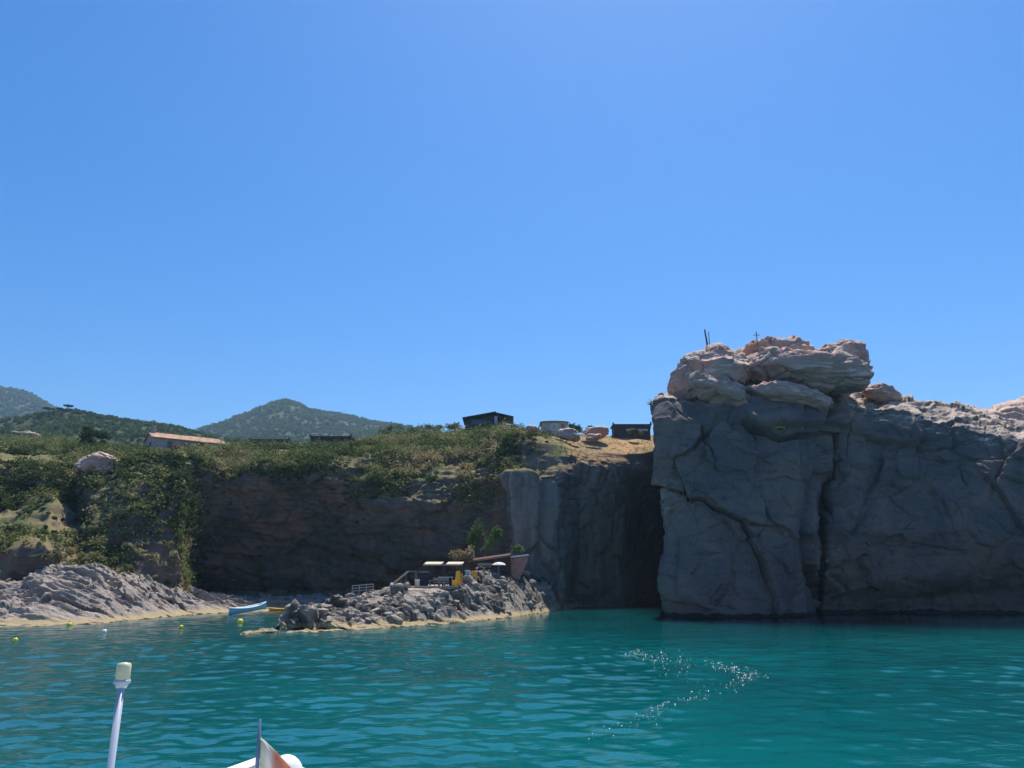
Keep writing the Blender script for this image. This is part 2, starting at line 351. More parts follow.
def build_headland():
    L, R_ = [], []
    B = DW(617)
    def col(c, base, prof, top, D):
        """prof: px offsets handled by explicit triples"""
        return (c, prof)
    # main block: under water, waterline, 560, 500, 450, 415, edge, back, far back, down behind
    def c1(pxs, D, top, bk):
        ys = [600, 560, 500, 450, 418, top]
        p = [(pxs[0], 640, D), (pxs[0], 616, D)] if False else []
        Dw = D
        base = U(pxs[0], 616, D)
        pr = [(pxs[0], 625, D + 1), (pxs[0], 614, D + 0.5)] + [(pxs[1 + i], y, D + (0 if i < 3 else (i - 2) * 0.5)) for i, y in enumerate([560, 500, 450, 418])]
        pr += [(pxs[5], top, D + 3.2), (pxs[5] + 6, top - 2, D + 12), (pxs[5] + 15, top + 1, D + 30), (pxs[5] + 30, 560, D + 36)]
        return pr
    cols = [
        (600, [(735, 622, 116), (735, 612, 116), (730, 560, 116), (725, 500, 116), (720, 450, 116), (715, 430, 116), (715, 425, 118), (720, 424, 120), (740, 424, 121), (760, 560, 122)]),
        (622, c1([700, 694, 690, 684, 680, 678], 101, 412, 0)),
        (642, c1([680, 675, 670, 664, 660, 660], 90, 406, 0)),
        (654, c1([669, 664, 659, 652, 648, 650], 82.5, 403, 0)),
        (664, c1([672, 667, 663, 656, 652, 655], 79.5, 399, 0)),
        (680, c1([690, 687, 683, 677, 673, 671], 77.5, 394, 0)),
        (720, c1([722, 721, 720, 718, 716, 714], 76.8, 399, 0)),
        (765, c1([765, 765, 765, 764, 764, 764], 77.2, 402, 0)),
        (800, c1([793, 795, 799, 804, 806, 806], 78.4, 402, 0)),
        (818, c1([808, 811, 817, 824, 830, 834], 80.3, 402, 0)),
        (832, c1([815, 818, 826, 834, 840, 843], 86, 401, 0)),
        (860, c1([840, 845, 855, 860, 866, 870], 98, 401, 0)),
        (900, c1([900, 900, 900, 900, 900, 900], 104, 403, 0)),
    ]
    G, us, vs = loft(cols, [4, 45, 60, 55, 36, 22, 30, 20, 10], 1.15, 5)
    N = out_normals(G)
    X, Y = proj(G)
    front = (G[..., 1] < 92)
    d = rock_disp(G, N, 0.62, (9, 9, 9), 3, 1.3, 0.34, crack=0.1, sec=0.5)
    d += 0.22 * ridged(G @ rotm(0.2, 0.5, 0), (9, 9, 3.5), 2, s=140) - 0.1
    for line, wd, a in [
        ([(671, 460), (680, 480), (688, 497), (705, 501), (722, 513), (741, 521), (751, 540), (762, 562), (772, 590), (776, 612)], 1.5, 1.7),
        ([(655, 486), (668, 490), (688, 497)], 2.0, 1.6),
        ([(741, 521), (757, 525), (776, 527), (790, 534)], 1.2, 0.8), ([(764, 506), (770, 520), (776, 527)], 0.9, 0.6),
        ([(676, 545), (680, 570), (686, 600)], 1.2, 0.8),
        ([(693, 446), (703, 436), (702, 418), (694, 412)], 1.4, 1.1), ([(703, 436), (715, 425), (730, 410)], 1.3, 0.9),
        ([(672, 466), (676, 458), (690, 447)], 1.3, 0.9), ([(703, 436), (713, 450), (716, 465)], 1.0, 0.5),
        ([(730, 413), (745, 420), (760, 428), (785, 436), (830, 434)], 2.0, 1.6),
        ([(668, 400), (680, 410), (700, 415)], 1.2, 0.8), ([(757, 425), (762, 440), (756, 470)], 1.2, 0.6),
        ([(800, 400), (806, 430), (803, 470), (812, 500)], 1.3, 0.8), ([(775, 560), (790, 575), (800, 572)], 1.0, 0.4),
        ([(832, 408), (826, 440), (820, 480), (812, 510), (806, 530), (808, 560), (816, 600)], 3.4, 2.2),
        ([(760, 480), (790, 478), (812, 485)], 1.4, 0.5)]:
        d -= a * carve(X, Y, line, wd) * front
    # ledges below the summit blocks
    d += 0.9 * sst(430, 420, Y) * sst(735, 748, X) * front * sst(398, 404, Y)
    G = G + N * d[..., None]
    X, Y = proj(G); st = sst(0, .3, fbm(G, .5, 3, s=8) + .15) * np.clip(carve(X, Y, [(659, 497), (660, 502)], 1.8), 0, 1) * front
    o1 = G2mesh('headland_main_face', G, M['grey_rock'], attrs={'white_patch': np.clip(st, 0, 1), 'crown': sst(5.6, 6.3, vs)[None, :] + 0 * us[:, None]}); tag(o1, kind='structure')
    ret = (G, vs[None, :] + 0 * us[:, None])
    # eastern block with the sloping sunlit top
    def c2(px, D, edge, crest, De=6, lean=0):
        a = px
        return [(a, 624, D + 4), (a, 611, D + 4), (a + lean * .1, 596, D + 3.0), (a + lean * .3, 578, D + 0.8), (a + lean * .5, 530, D - 1.0), (a + lean * .8, 470, D), (a + lean, 435 if edge < 425 else 452, D + 0.8), (a + lean, edge, D + 2.0),
                (a + lean, crest, D + 2 + De), (a + lean, crest + 8, D + 12 + De), (a + lean, 560, D + 16 + De)]
    cols = [
        (800, [(q[0] + 20, q[1], q[2] + 9) for q in c2(812, 93, 410, 402)]),
        (812, c2(806, 90, 404, 396, 4, 20)),
        (824, c2(806, 86.5, 400, 392, 5, 26)),
        (836, c2(820, 82.8, 401, 392, 6, 18)),
        (850, c2(842, 82.6, 404, 391, 7, 8)),
        (875, c2(872, 84, 406, 391, 7, 3)),
        (900, c2(900, 83.5, 409, 401, 7)),
        (930, c2(930, 83, 420, 408, 7)),
        (960, c2(960, 82.5, 425, 411, 8)),
        (990, c2(990, 82, 432, 417, 8)),
        (1024, c2(1024, 81, 440, 424, 8)),
        (1080, c2(1080, 80, 452, 436, 9)),
        (1180, c2(1180, 78, 470, 450, 9)),
        (1300, c2(1300, 84, 500, 480, 9)),
        (1360, c2(1360, 100, 540, 520, 9))]
    G, us, vs = loft(cols, [4, 12, 20, 34, 46, 26, 22, 28, 10, 6], 0.95, 5)
    N = out_normals(G); X, Y = proj(G); front = G[..., 1] < 95
    d = rock_disp(G, N, 0.78, (9, 9, 9), 13, 1.3, 0.36, crack=0.1, sec=0.5)
    vidx = vs[None, :] + 0 * us[:, None]
    topm = sst(6.7, 7.2, vidx) * sst(9, 8.2, vidx)
    d += topm * (0.5 * ridged(G @ rotm(0.1, 0.3, 0.5), (4, 1.2, 1.2), 3, s=40) - 0.15)
    for line, wd, a in [
        ([(882, 460), (874, 485), (862, 520), (855, 535)], 1.6, 1.2), ([(855, 535), (842, 528), (832, 520), (824, 508)], 1.6, 1.2),
        ([(985, 478), (1000, 495), (1012, 512), (1030, 535)], 1.3, 1.3), ([(985, 478), (1005, 480), (1030, 482)], 1.0, 0.6),
        ([(940, 498), (948, 512)], 1.0, 0.7), ([(955, 500), (962, 517)], 1.0, 0.6), ([(958, 465), (968, 485)], 1.2, 0.7),
        ([(860, 540), (870, 556)], 1.2, 0.9), ([(900, 540), (930, 548), (960, 552)], 1.4, 0.3),
        ([(845, 412), (850, 430), (846, 450), (850, 470), (838, 490)], 1.6, 1.2),
        ([(850, 432), (880, 440), (905, 444), (940, 436)], 1.6, 0.9), ([(905, 444), (935, 450), (960, 442)], 1.4, 0.7),
        ([(880, 458), (915, 455), (955, 460), (1000, 458)], 1.8, 0.7), ([(955, 430), (960, 446), (972, 458)], 1.2, 0.6), ([(1000, 440), (1004, 455), (1020, 464)], 1.2, 0.6)]:
        d -= a * carve(X, Y, line, wd) * front
    G = G + N * d[..., None]
    X, Y = proj(G); st = 0
    for ln, w_ in [([(823, 563), (834, 556), (841, 545)], 2.2), ([(831, 468), (834, 464)], 1.6), ([(836, 537), (839, 534)], 1.3)]: st = st + carve(X, Y, ln, w_)
    st = sst(0.25, .6, st) * sst(-.2, .1, fbm(G, .6, 3, s=8)) * front
    o2 = G2mesh('headland_east_face', G, M['grey_rock'], attrs={'white_patch': np.clip(st, 0, 1), 'crown': sst(6.2, 6.9, vs)[None, :] + 0 * us[:, None]}); tag(o2, kind='structure')
    # farther pink ridge at the right
    cols = []
    for px, t in [(925, 425), (945, 414), (962, 409), (975, 410), (990, 412), (1003, 405), (1024, 400), (1060, 392), (1110, 396), (1200, 410), (1320, 430)]:
        cols.append((px, [(560, 112), (450, 110), (430, 108), (t + 5, 108.5), (t, 111), (t + 3, 118), (560, 124)]))
    G, us, vs = loft(cols, [4, 10, 22, 12, 12, 4], 0.8, 2)
    N = out_normals(G)
    G = G + N * rock_disp(G, N, 0.8, (5, 5, 4), 23, 1.0, 1.0)[..., None]
    o3 = G2mesh('headland_rear_ridge', G, M['pink_rock']); tag(o3, kind='structure')
    return ret
HEAD, HVI = build_headland()

def boulder(name, c, rad, seed, material, rot=(0, 0, 0), sub=5, blk=None, joint=0.9, fine=0.6, sq=0.75, parent=None, amp=1.0):
    bm = bmesh.new(); bmesh.ops.create_icosphere(bm, subdivisions=sub, radius=1)
    V = np.array([v.co for v in bm.verts]); Fc = np.array([[v.index for v in f.verts] for f in bm.faces]); bm.free()
    Np = V.copy()
    V = np.sign(V) * np.abs(V) ** sq
    V /= np.max(np.abs(V), axis=0)
    rb = np.random.default_rng(seed * 7 + 1); nc = 15
    for _ in range(nc):
        pn = rb.normal(size=3) * np.array([1, 1, .8]); pn /= np.linalg.norm(pn); lim = rb.uniform(.74, .97)
        ex = V @ pn - lim; V = V - pn * (np.maximum(ex, 0) * .93)[:, None]
    V /= np.max(np.abs(V), axis=0)
    rad = np.array(rad, float)
    P = (V * rad) @ rotm(*rot).T
    Nn = (Np / rad); Nn /= np.linalg.norm(Nn, axis=1, keepdims=True); Nn = Nn @ rotm(*rot).T
    Q = P + np.asarray(c); sz = float(np.mean(rad))
    k = sz / 5
    b = blk or (4 * k, 4 * k, 3 * k)
    f1, f2, r, tx = voro(Q + 0.3 * k * np.stack([fbm(Q, 2 * k, 2, s=seed + a) for a in (1, 2, 3)], -1), b, seed, rotm(0.1, 0.2, 0.4))
    d = k * amp * (0.7 * fbm(Q, 5 * k, 3, s=seed) + joint * (0.9 * (r - .5) + 0.8 * tx)) - 0.4 * k * np.exp(-((f2 - f1) / 0.05) ** 2)
    d += fine * min(1, k * 1.4) * (0.55 * ridged(Q, 1.5 * min(1, k + .3), 4, s=seed + 9) + 0.16 * fbm(Q, 0.5, 2, s=seed + 4))
    d += 0.4 * min(1, k) * (ridged(Q @ rotm(0, -0.12, 0), (5 * k, 5 * k, 1.3 * k), 3, s=seed + 31) - .4)
    P = P + Nn * d[:, None]
    o = raw_mesh(name, P, Fc, material, parent=parent); o.location = tuple(c); return o
def pxboulder(label, x0, x1, y0, y1, D, dep, seed, material, group=None, name='boulder', rot=(0, 0, 0), cat='rock', **k):
    c = U((x0 + x1) / 2, (y0 + y1) / 2, D); m = D / F * 0.5 * 1.09
    o = boulder(name, c, ((x1 - x0) * m, dep, (y1 - y0) * m), seed, material, rot, **k)
    return tag(o, label, cat, group)
GB = 'boulders heaped on top of the sea rock'
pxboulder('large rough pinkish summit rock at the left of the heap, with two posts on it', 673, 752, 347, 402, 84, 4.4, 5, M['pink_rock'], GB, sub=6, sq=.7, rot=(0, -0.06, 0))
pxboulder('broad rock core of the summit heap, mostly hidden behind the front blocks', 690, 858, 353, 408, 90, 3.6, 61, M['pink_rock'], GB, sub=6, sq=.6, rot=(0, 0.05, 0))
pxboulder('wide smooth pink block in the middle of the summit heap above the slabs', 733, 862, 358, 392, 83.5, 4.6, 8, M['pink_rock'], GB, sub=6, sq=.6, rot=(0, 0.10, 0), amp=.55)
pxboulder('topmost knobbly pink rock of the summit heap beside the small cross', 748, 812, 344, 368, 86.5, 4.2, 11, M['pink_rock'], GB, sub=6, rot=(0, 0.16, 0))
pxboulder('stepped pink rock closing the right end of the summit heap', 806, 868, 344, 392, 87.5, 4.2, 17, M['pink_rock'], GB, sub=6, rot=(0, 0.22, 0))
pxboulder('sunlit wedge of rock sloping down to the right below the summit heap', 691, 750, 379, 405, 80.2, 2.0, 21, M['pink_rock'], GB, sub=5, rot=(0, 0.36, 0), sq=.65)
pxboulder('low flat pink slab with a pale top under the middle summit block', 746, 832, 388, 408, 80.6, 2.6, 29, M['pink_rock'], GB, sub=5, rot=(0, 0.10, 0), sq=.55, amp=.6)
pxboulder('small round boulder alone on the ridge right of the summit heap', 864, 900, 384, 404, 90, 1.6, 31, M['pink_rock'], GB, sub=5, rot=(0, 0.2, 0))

# ------------------------------------------------------------------ CLIFF AND HEADLAND GROUND (left and centre)
def build_land():
    def c(px, *pr): return (px, [(px, y, D) for y, D in pr])
    cols = [
        c(-230, (640, 60), (604, 70), (590, 73), (556, 79), (510, 92), (486, 99), (464, 103), (440, 140), (428, 200), (560, 230)),
        c(-60, (640, 62), (604, 72), (590, 75), (556, 79), (510, 92), (486, 99), (462, 101), (440, 140), (430, 200), (560, 230)),
        c(0, (640, 64), (602, 74), (590, 76), (552, 78), (510, 92), (488, 99), (464, 100.5), (446, 140), (437, 200), (560, 230)),
        c(30, (640, 66), (602, 76), (588, 78.5), (549, 78), (510, 91), (489, 98), (468, 99.5), (447, 138), (438, 195), (560, 230)),
        c(50, (640, 68), (600, 77), (575, 79), (548, 80), (510, 90), (490, 98), (474, 101), (448, 130), (439, 195), (560, 230)),
        c(78, (640, 70), (600, 80), (576, 82), (548, 85), (512, 95), (492, 99), (474, 101), (452, 125), (440, 190), (560, 230)),
        c(90, (640, 72), (602, 80), (578, 82), (545, 85), (505, 89), (484, 92), (466, 96), (453, 118), (444, 190), (560, 230)),
        c(130, (640, 76), (602, 82), (580, 84), (545, 86), (500, 89), (476, 92), (467, 97), (457, 110), (452, 150), (560, 220)),
        c(178, (640, 84), (603, 89), (588, 90), (545, 91), (500, 93), (473, 95), (463, 99), (456, 108), (452, 150), (560, 210)),
        c(196, (640, 95), (606, 106), (592, 109), (545, 105), (500, 101), (470, 100), (459, 101), (453, 112), (451, 150), (560, 190)),
        c(222, (640, 99), (606, 108), (592, 112), (545, 108), (505, 105), (478, 105), (466, 106), (452, 114), (451, 150), (560, 180)),
        c(275, (640, 100), (606, 110), (592, 114), (545, 111), (505, 107), (486, 105), (473, 105), (450, 120), (450, 150), (560, 180)),
        c(305, (640, 100), (606, 110), (592, 114), (545, 110), (505, 106), (480, 104), (466, 104), (451, 116), (450, 150), (560, 180)),
        c(345, (640, 100), (606, 110), (592, 113), (545, 109), (505, 105.5), (482, 105), (464, 108), (449, 119), (449, 150), (560, 180)),
        c(385, (640, 100), (606, 109), (592, 112), (545, 107), (505, 104.5), (480, 106.5), (459, 111), (443, 122), (440, 145), (560, 180)),
        c(430, (640, 100), (606, 107), (592, 110), (545, 105.5), (505, 103.5), (482, 106), (461, 111), (443, 122), (434, 138), (560, 180)),
        c(475, (640, 98), (605, 104), (592, 106), (545, 104), (505, 103), (482, 105), (463, 109.5), (440, 120), (430, 135), (560, 180)),
        c(496, (640, 97), (605, 102), (590, 103), (545, 102), (505, 101), (480, 101), (459, 103), (437, 112), (428, 135), (560, 180)),
        c(507, (640, 93), (605, 97), (590, 97), (545, 96), (505, 96), (474, 96.5), (468, 101), (437, 104), (429, 132), (560, 180)),
        c(535, (640, 92), (605, 96), (590, 96), (545, 95.5), (505, 95.5), (471, 96.5), (466, 101), (441, 103), (431, 130), (560, 180)),
        c(562, (640, 93), (605, 97), (590, 97), (545, 97), (505, 97), (472, 98.5), (464, 102), (445, 105), (433, 128), (560, 180)),
        c(574, (640, 104), (605, 110), (590, 109), (545, 107), (505, 105), (476, 104), (464, 104), (449, 107), (434, 128), (560, 180)),
        c(590, (640, 103), (605, 109), (590, 108), (545, 107), (505, 106), (480, 105), (466, 105), (452, 108), (434, 128), (560, 180)),
        c(624, (640, 106), (605, 112), (590, 112), (545, 111), (505, 110), (482, 109), (468, 109), (454, 110), (433, 130), (560, 180)),
        c(644, (640, 124), (604, 138), (590, 138), (545, 136), (505, 128), (485, 119), (470, 112), (453, 112), (433, 130), (560, 180)),
        c(668, (640, 134), (604, 148), (590, 148), (545, 146), (505, 136), (485, 124), (470, 116), (449, 115), (432, 130), (560, 180)),
        c(720, (640, 134), (604, 148), (590, 148), (545, 146), (505, 136), (485, 124), (470, 120), (449, 118), (432, 132), (560, 180)),
        c(860, (640, 120), (604, 130), (590, 130), (545, 130), (505, 128), (485, 126), (470, 124), (460, 122), (440, 134), (560, 180)),
    ]
    G, us, vs = loft(cols, [5, 10, 34, 34, 28, 20, 36, 26, 6], 0.75, 2)
    N = out_normals(G); X, Y = proj(G)
    vi = vs[None, :] + 0 * us[:, None]
    cliffy = sst(1, 1.6, vi) * sst(6.9, 5.9, vi) * sst(178, 200, X)
    slope = sst(1, 2, vi) * sst(8, 6.5, vi) * (1 - sst(178, 200, X))
    plateau = sst(6.5, 7, vi)
    d = cliffy * rock_disp(G, N, 0.95, (5.5, 5.5, 4.5), 33, 1.0, 1.1, rot=rotm(0.1, -0.2, 0.2), crack=0.25)
    # columnar joints in the paler buttress
    pil = sst(500, 510, X) * sst(690, 660, X) * sst(455, 475, Y) * cliffy
    f1, f2, r, tx = voro(G + 0.3 * np.stack([fbm(G, 2, 2, s=7), fbm(G, 2, 2, s=8), fbm(G, 2, 2, s=9)], -1), (3.4, 3.4, 8), 77)
    d += pil * (1.2 * (r - 0.5) + 0.7 * tx - 0.5 * np.exp(-((f2 - f1) / 0.05) ** 2))
    d -= pil * 0.55 * rock_disp(G, N, 0.95, (5.5, 5.5, 4.5), 33, 1.0, 1.1, rot=rotm(0.1, -0.2, 0.2), crack=0.25)
    d += cliffy * (1 - pil) * 0.75 * (ridged(G @ rotm(0, .12, 0), (11, 11, 1.7), 3, s=71) - .4)
    d += slope * (1.5 * fbm(G, 7, 3, s=44) + 0.6 * ridged(G, 2.5, 3, s=45) - 0.3)
    small = sst(55, 40, X) * sst(483, 470, Y) * sst(462, 466, Y)
    d += plateau * 0.4 * fbm(G, 5, 3, s=46)
    d *= sst(0, 0.8, vi)
    G = G + N * d[..., None]
    red = sst(560, 575, X) * sst(428, 440, Y) * (0.6 + 0.8 * fbm(G, 6, 3, s=3))
    red = np.maximum(red, 0.0) * (X < 700)
    pale = sst(498, 508, X) * sst(660, 640, X) * sst(440, 470, Y)
    o = G2mesh('cliff_terrain', G, M['ground'], attrs={'red': np.clip(red, 0, 1), 'pale': pale}); tag(o, kind='structure')
    return G, vi
LAND, LVI = build_land()

def hill(name, ridge, D, base_D, seed, rough=6.0):
    cols = []
    for px, y in ridge:
        cols.append((px, [(px, 600, base_D * .98), (px, 470, base_D), (px, (y * 1.2 + 470) / 2.2, base_D + (D - base_D) * .55), (px, y, D), (px, y + 6, D * 1.12), (px, 560, D * 1.3)]))
    G, us, vs = loft(cols, [3, 22, 22, 8, 3], 0.5, 2)
    d = rough * fbm(G, rough * 12, 4, s=seed) * 1.3
    G = G + np.array([0, 0, 1.0]) * (d * sst(0, 1, vs)[None, :])[..., None]
    o = G2mesh(name, G, M['far_ground'], smooth=True); tag(o, kind='structure')
    return G, vs[None, :] + 0 * us[:, None]
H_back = hill('far_hill', [(-420, 400), (-200, 372), (-60, 376), (0, 386), (22, 391), (40, 399), (55, 408), (80, 418), (130, 440), (200, 455)], 1500, 800, 3, 9)
H_peak = hill('peaked_hill', [(120, 455), (180, 436), (200, 431), (220, 425), (240, 416), (262, 407), (274, 402), (285, 400), (297, 402.5), (307, 409), (320, 412), (350, 416), (380, 422), (400, 425), (430, 431), (470, 438), (540, 450), (700, 465)], 1150, 600, 5, 5)
H_wood = hill('wooded_ridge', [(-420, 405), (-200, 408), (-60, 418), (0, 424), (30, 420), (50, 415), (62, 412), (75, 411), (90, 414), (110, 418), (130, 422), (150, 424), (170, 427), (190, 432), (215, 437), (260, 446), (330, 460)], 430, 230, 7, 3)

# ------------------------------------------------------------------ SHORE ROCKS
def build_shore():
    sh = [(-230, 630, 560, 12), (-60, 629, 574, 13), (0, 627, 586, 12), (22, 626.5, 584, 12), (45, 626, 567, 14), (100, 623.5, 568, 14), (130, 620.5, 573, 13), (160, 617.5, 580, 12), (190, 615, 589, 11), (215, 613.5, 595, 10), (240, 612, 598, 9), (300, 610, 599, 8), (345, 608, 597, 7), (400, 607, 594, 5), (450, 606, 594, 4)]
    cols = []
    for px, yw, yt, dd in sh:
        Dw = DW(yw)
        f = lambda t: yw + (yt - yw) * t
        cols.append((px, [(px, yw + 9, Dw - 1.5), (px, yw, Dw), (px, yw - 2.0, Dw + 0.9), (px, f(.35), Dw + dd * .35), (px, f(.7), Dw + dd * .7), (px, yt, Dw + dd), (px, yt + 3, Dw + dd + 5), (px, yw + 5, Dw + dd + 9)]))
    G, us, vs = loft(cols, [4, 8, 34, 60, 50, 16, 4], 1.6, 1)
    N = out_normals(G); vi = vs[None, :] + 0 * us[:, None]
    # tilted beds: long ribs running down to the right
    R = rotm(0.1, 0.22, -0.08)
    q = G @ R
    a = ridged(q, (9, 1.8, 1.3), 4, s=3); bq = ridged(q, (4, 0.7, 0.55), 3, s=9)
    f1, f2, r, tx = voro(G, (6, 2.0, 1.5), 21, R)
    d = 1.1 * (a - .3) + 0.42 * (bq - .3) + 0.10 * (ridged(q, (1.6, .3, .25), 2, s=19) - .3) + 0.9 * (r - .5) + 1.1 * tx + 0.25 * fbm(G, .6, 2, s=5)
    d = d * (0.12 + 0.88 * sst(1.9, 3.0, vi)) * sst(0.3, 1, vi)
    G = G + np.array([-0.15, -0.5, 0.85]) * (d * .75)[..., None]
    o = G2mesh('shore_rocks', G, M['shore_rock']); tag(o, kind='structure')
    return G
SHORE = build_shore()

def build_reef():
    T = [  # px, waterline, shelf, face, top, back, backwater  (rows, with depth past the waterline)
        (240, 635, (634.4, .5), (634, 1), (633.6, 1.5), (634, 2.5), (633, 3)),
        (252, 634.6, (632, 1), (630.5, 2), (629.5, 3), (630.5, 4), (631, 5)),
        (275, 634.2, (630.5, 1), (628.5, 2.4), (627, 4), (628, 6), (629, 8)),
        (290, 633.5, (630, 1), (627, 3), (612, 6), (612, 8), (622, 10)),
        (320, 632.5, (629, 1), (624, 3), (607, 7), (607, 10), (618, 13)),
        (340, 631, (628, 1.2), (622, 3), (604, 8), (603, 12), (614, 15)),
        (362, 629.5, (626.5, 1.2), (614, 4), (600, 8), (594, 14), (612, 19)),
        (385, 628.5, (625.5, 1.2), (606, 5), (596, 9), (591, 16), (610, 24)),
        (402, 627.5, (624.5, 1.2), (612, 3), (590, 6), (587, 16), (608, 28)),
        (425, 626, (622.5, 1.5), (606, 3.5), (589, 8), (585, 20), (606, 32)),
        (455, 624, (620, 1.5), (602, 4), (588, 8), (584, 20), (605, 32)),
        (470, 622, (618, 1.6), (598, 5), (577, 9), (576, 19), (604, 30)),
        (495, 619.5, (615, 1.6), (592, 6), (571, 12), (570, 19), (604, 27)),
        (515, 617, (612, 1.7), (588, 7), (570, 13), (570, 17), (603, 21)),
        (535, 614, (609, 1.7), (588, 7), (576, 12), (578, 15), (603, 17)),
        (552, 611.5, (607.5, 1.6), (592, 5), (579, 8), (584, 11), (603, 13)),
        (564, 609.5, (606, 1.6), (598, 3.5), (590, 6), (593, 8), (603, 10)),
        (573, 608.5, (606, 1.4), (603.5, 3), (601, 5), (602, 7), (604, 8)),
        (582, 607.5, (606.6, .8), (606.4, 1.5), (606.2, 3), (607, 4), (608, 5))]
    cols = []
    for px, yw, *pr in T:
        Dw = DW(yw)
        cols.append((px, [(px, yw + 8, Dw - 1.2), (px, yw, Dw)] + [(px, y, Dw + dd) for y, dd in pr] + [(px, 640, Dw + pr[-1][1] + 2)]))
    G, us, vs = loft(cols, [4, 8, 36, 44, 26, 16, 3], 2.4, 1)
    N = out_normals(G); X, Y = proj(G); vi = vs[None, :] + 0 * us[:, None]
    f1, f2, r, tx = voro(G + .4 * np.stack([fbm(G, 1.5, 2, s=1), fbm(G, 1.5, 2, s=2), fbm(G, 1.5, 2, s=3)], -1), (2.4, 2.4, 1.7), 5, rotm(.3, .5, .2))
    d = 1.9 * (r - .5) + 0.9 * tx + 0.7 * (ridged(G, (2.0, 2.0, 1.2), 4, s=12) - .3) + 0.45 * fbm(G, .7, 3, s=8) - 0.4 * np.exp(-((f2 - f1) / .06) ** 2)
    flat = sst(402, 408, X) * sst(472, 464, X) * sst(3.2, 3.8, vi)          # the levelled slab of the terrace
    d = d * (0.18 + 0.82 * sst(2.0, 2.8, vi)) * sst(0.3, 1, vi) * (1 - 0.9 * flat) * (1 - 0.6 * sst(4.2, 5, vi)) * sst(240, 250, X)
    d = d * (1 - .35 * sst(466, 480, X))
    G = G + np.array([-0.1, -0.55, 0.72]) * d[..., None]
    o = G2mesh('reef_rocks', G, M['reef_rock']); tag(o, kind='structure')
    return G
REEF = build_reef()

# ------------------------------------------------------------------ VEGETATION
rng = np.random.default_rng(7)
def leaves(C, Rr, n, size, tint=None, tvar=0.18, flat=0.75, rg=None):
    """n leaf faces round every clump centre C (m,3) of radius Rr (m,3); returns V, F, tint"""
    rg = rg or rng
    m = len(C); C = np.repeat(C, n, 0); Rr = np.repeat(Rr, n, 0)
    d = rg.normal(size=(m * n, 3)); d /= np.linalg.norm(d, axis=1, keepdims=True)
    d[:, 2] = np.where(d[:, 2] < -0.25, -d[:, 2], d[:, 2])
    lump = 0.80 + 0.42 * vn(d * 2.3 + C * 3.1, 5)
    rad = (rg.random(m * n) ** 0.45) * lump
    P = C + d * rad[:, None] * Rr
    nn = d * 0.6 + rg.normal(size=d.shape) * 0.7 + np.array([0, 0, .35]); nn /= np.linalg.norm(nn, axis=1, keepdims=True)
    a = np.cross(nn, rg.normal(size=d.shape)); a /= np.linalg.norm(a, axis=1, keepdims=True); b_ = np.cross(nn, a)
    s = (size if np.isscalar(size) else np.repeat(size, n)) * (0.6 + 0.8 * rg.random(m * n))
    s = s[:, None]
    V = np.stack([P - a * s, P - b_ * s * flat, P + a * s, P + b_ * s * flat], 1).reshape(-1, 3)
    Fc = np.arange(len(P) * 4).reshape(-1, 4)
    t = (np.repeat(tint, n) if tint is not None else 0.5) + rg.normal(size=m * n) * tvar
    return V, Fc, np.clip(t, 0, 1)
def scatter(G, dens, n):
    """n random points on the grid surface, weighted by area seen from the sea side times dens (same shape as the grid)"""
    A = np.linalg.norm(np.cross(G[1:, :-1] - G[:-1, :-1], G[:-1, 1:] - G[:-1, :-1]), axis=-1)
    wgt = (A * dens[:-1, :-1]).ravel(); wgt /= wgt.sum()
    k = rng.choice(len(wgt), n, p=wgt); i, j = k // A.shape[1], k % A.shape[1]
    u, v = rng.random(n)[:, None], rng.random(n)[:, None]
    P = G[i, j] * (1 - u) * (1 - v) + G[i + 1, j] * u * (1 - v) + G[i, j + 1] * (1 - u) * v + G[i + 1, j + 1] * u * v
    return P, i, j

# woods on the three hills
for nm, (G, vi), n, r0, lf, pr in (('far_hill_woods', H_back, 2600, (4, 7), 2.0, (-90, 110)), ('peaked_hill_woods', H_peak, 5200, (2.5, 5.5), 1.35, (150, 480)), ('ridge_woods', H_wood, 3600, (1.2, 2.9), 0.55, (-90, 260))):
    X, Y = proj(G)
    dn = sst(.9, 1.3, vi) * sst(4.2, 3.6, vi) * (X > pr[0]) * (X < pr[1]) * (0.35 + sst(-0.35, 0.15, fbm(G, 40, 3, s=8)))
    P, _, _ = scatter(G, dn, n)
    r = r0[0] + (r0[1] - r0[0]) * rng.random(n) ** 2
    tint = np.clip(0.45 + 0.5 * fbm(P, r0[1] * 12, 2, s=4) + rng.normal(size=n) * .2, 0, 1)
    V, Fc, t = leaves(P + np.array([0, 0, .35]) * r[:, None], np.stack([r, r, r * .8], -1), 42, lf, tint, .12)
    tag(raw_mesh(nm, V, Fc, M['far_leaf'], fattrs={'tint': t}), kind='stuff')

# scrub on the headland
X, Y = proj(LAND); Nl = out_normals(LAND); nz = Nl[..., 2]
nzz = fbm(LAND, 6, 3, s=99)
inp = (X > -70) * (X < 690)
left = (1 - sst(180, 216, X + 30 * nzz))
slope_d = left * sst(1.6, 2.2, LVI) * sst(8, 7, LVI) * (0.12 + sst(-.2, .1, nzz)) * (0.4 + sst(-.25, .05, fbm(LAND, 2.2, 2, s=55)))
cliff_d = (1 - left) * (sst(5.0, 6.0, LVI) * sst(8.3, 7.2, LVI) * sst(560, 500, X) * sst(-0.15, .12, nzz) * 1.5 + .7 * sst(4.6, 5.6, LVI + 1.6 * nzz) * sst(360, 330, X) * sst(6.6, 6, LVI) + 2.4 * sst(3.6, 5.0, LVI + .9 * nzz) * sst(335, 375, X) * sst(505, 490, X) * sst(7, 6, LVI) * sst(-.3, .0, nzz) + 0.10 * sst(2.4, 4.5, LVI) * sst(520, 495, X) * sst(-.1, .15, nzz))
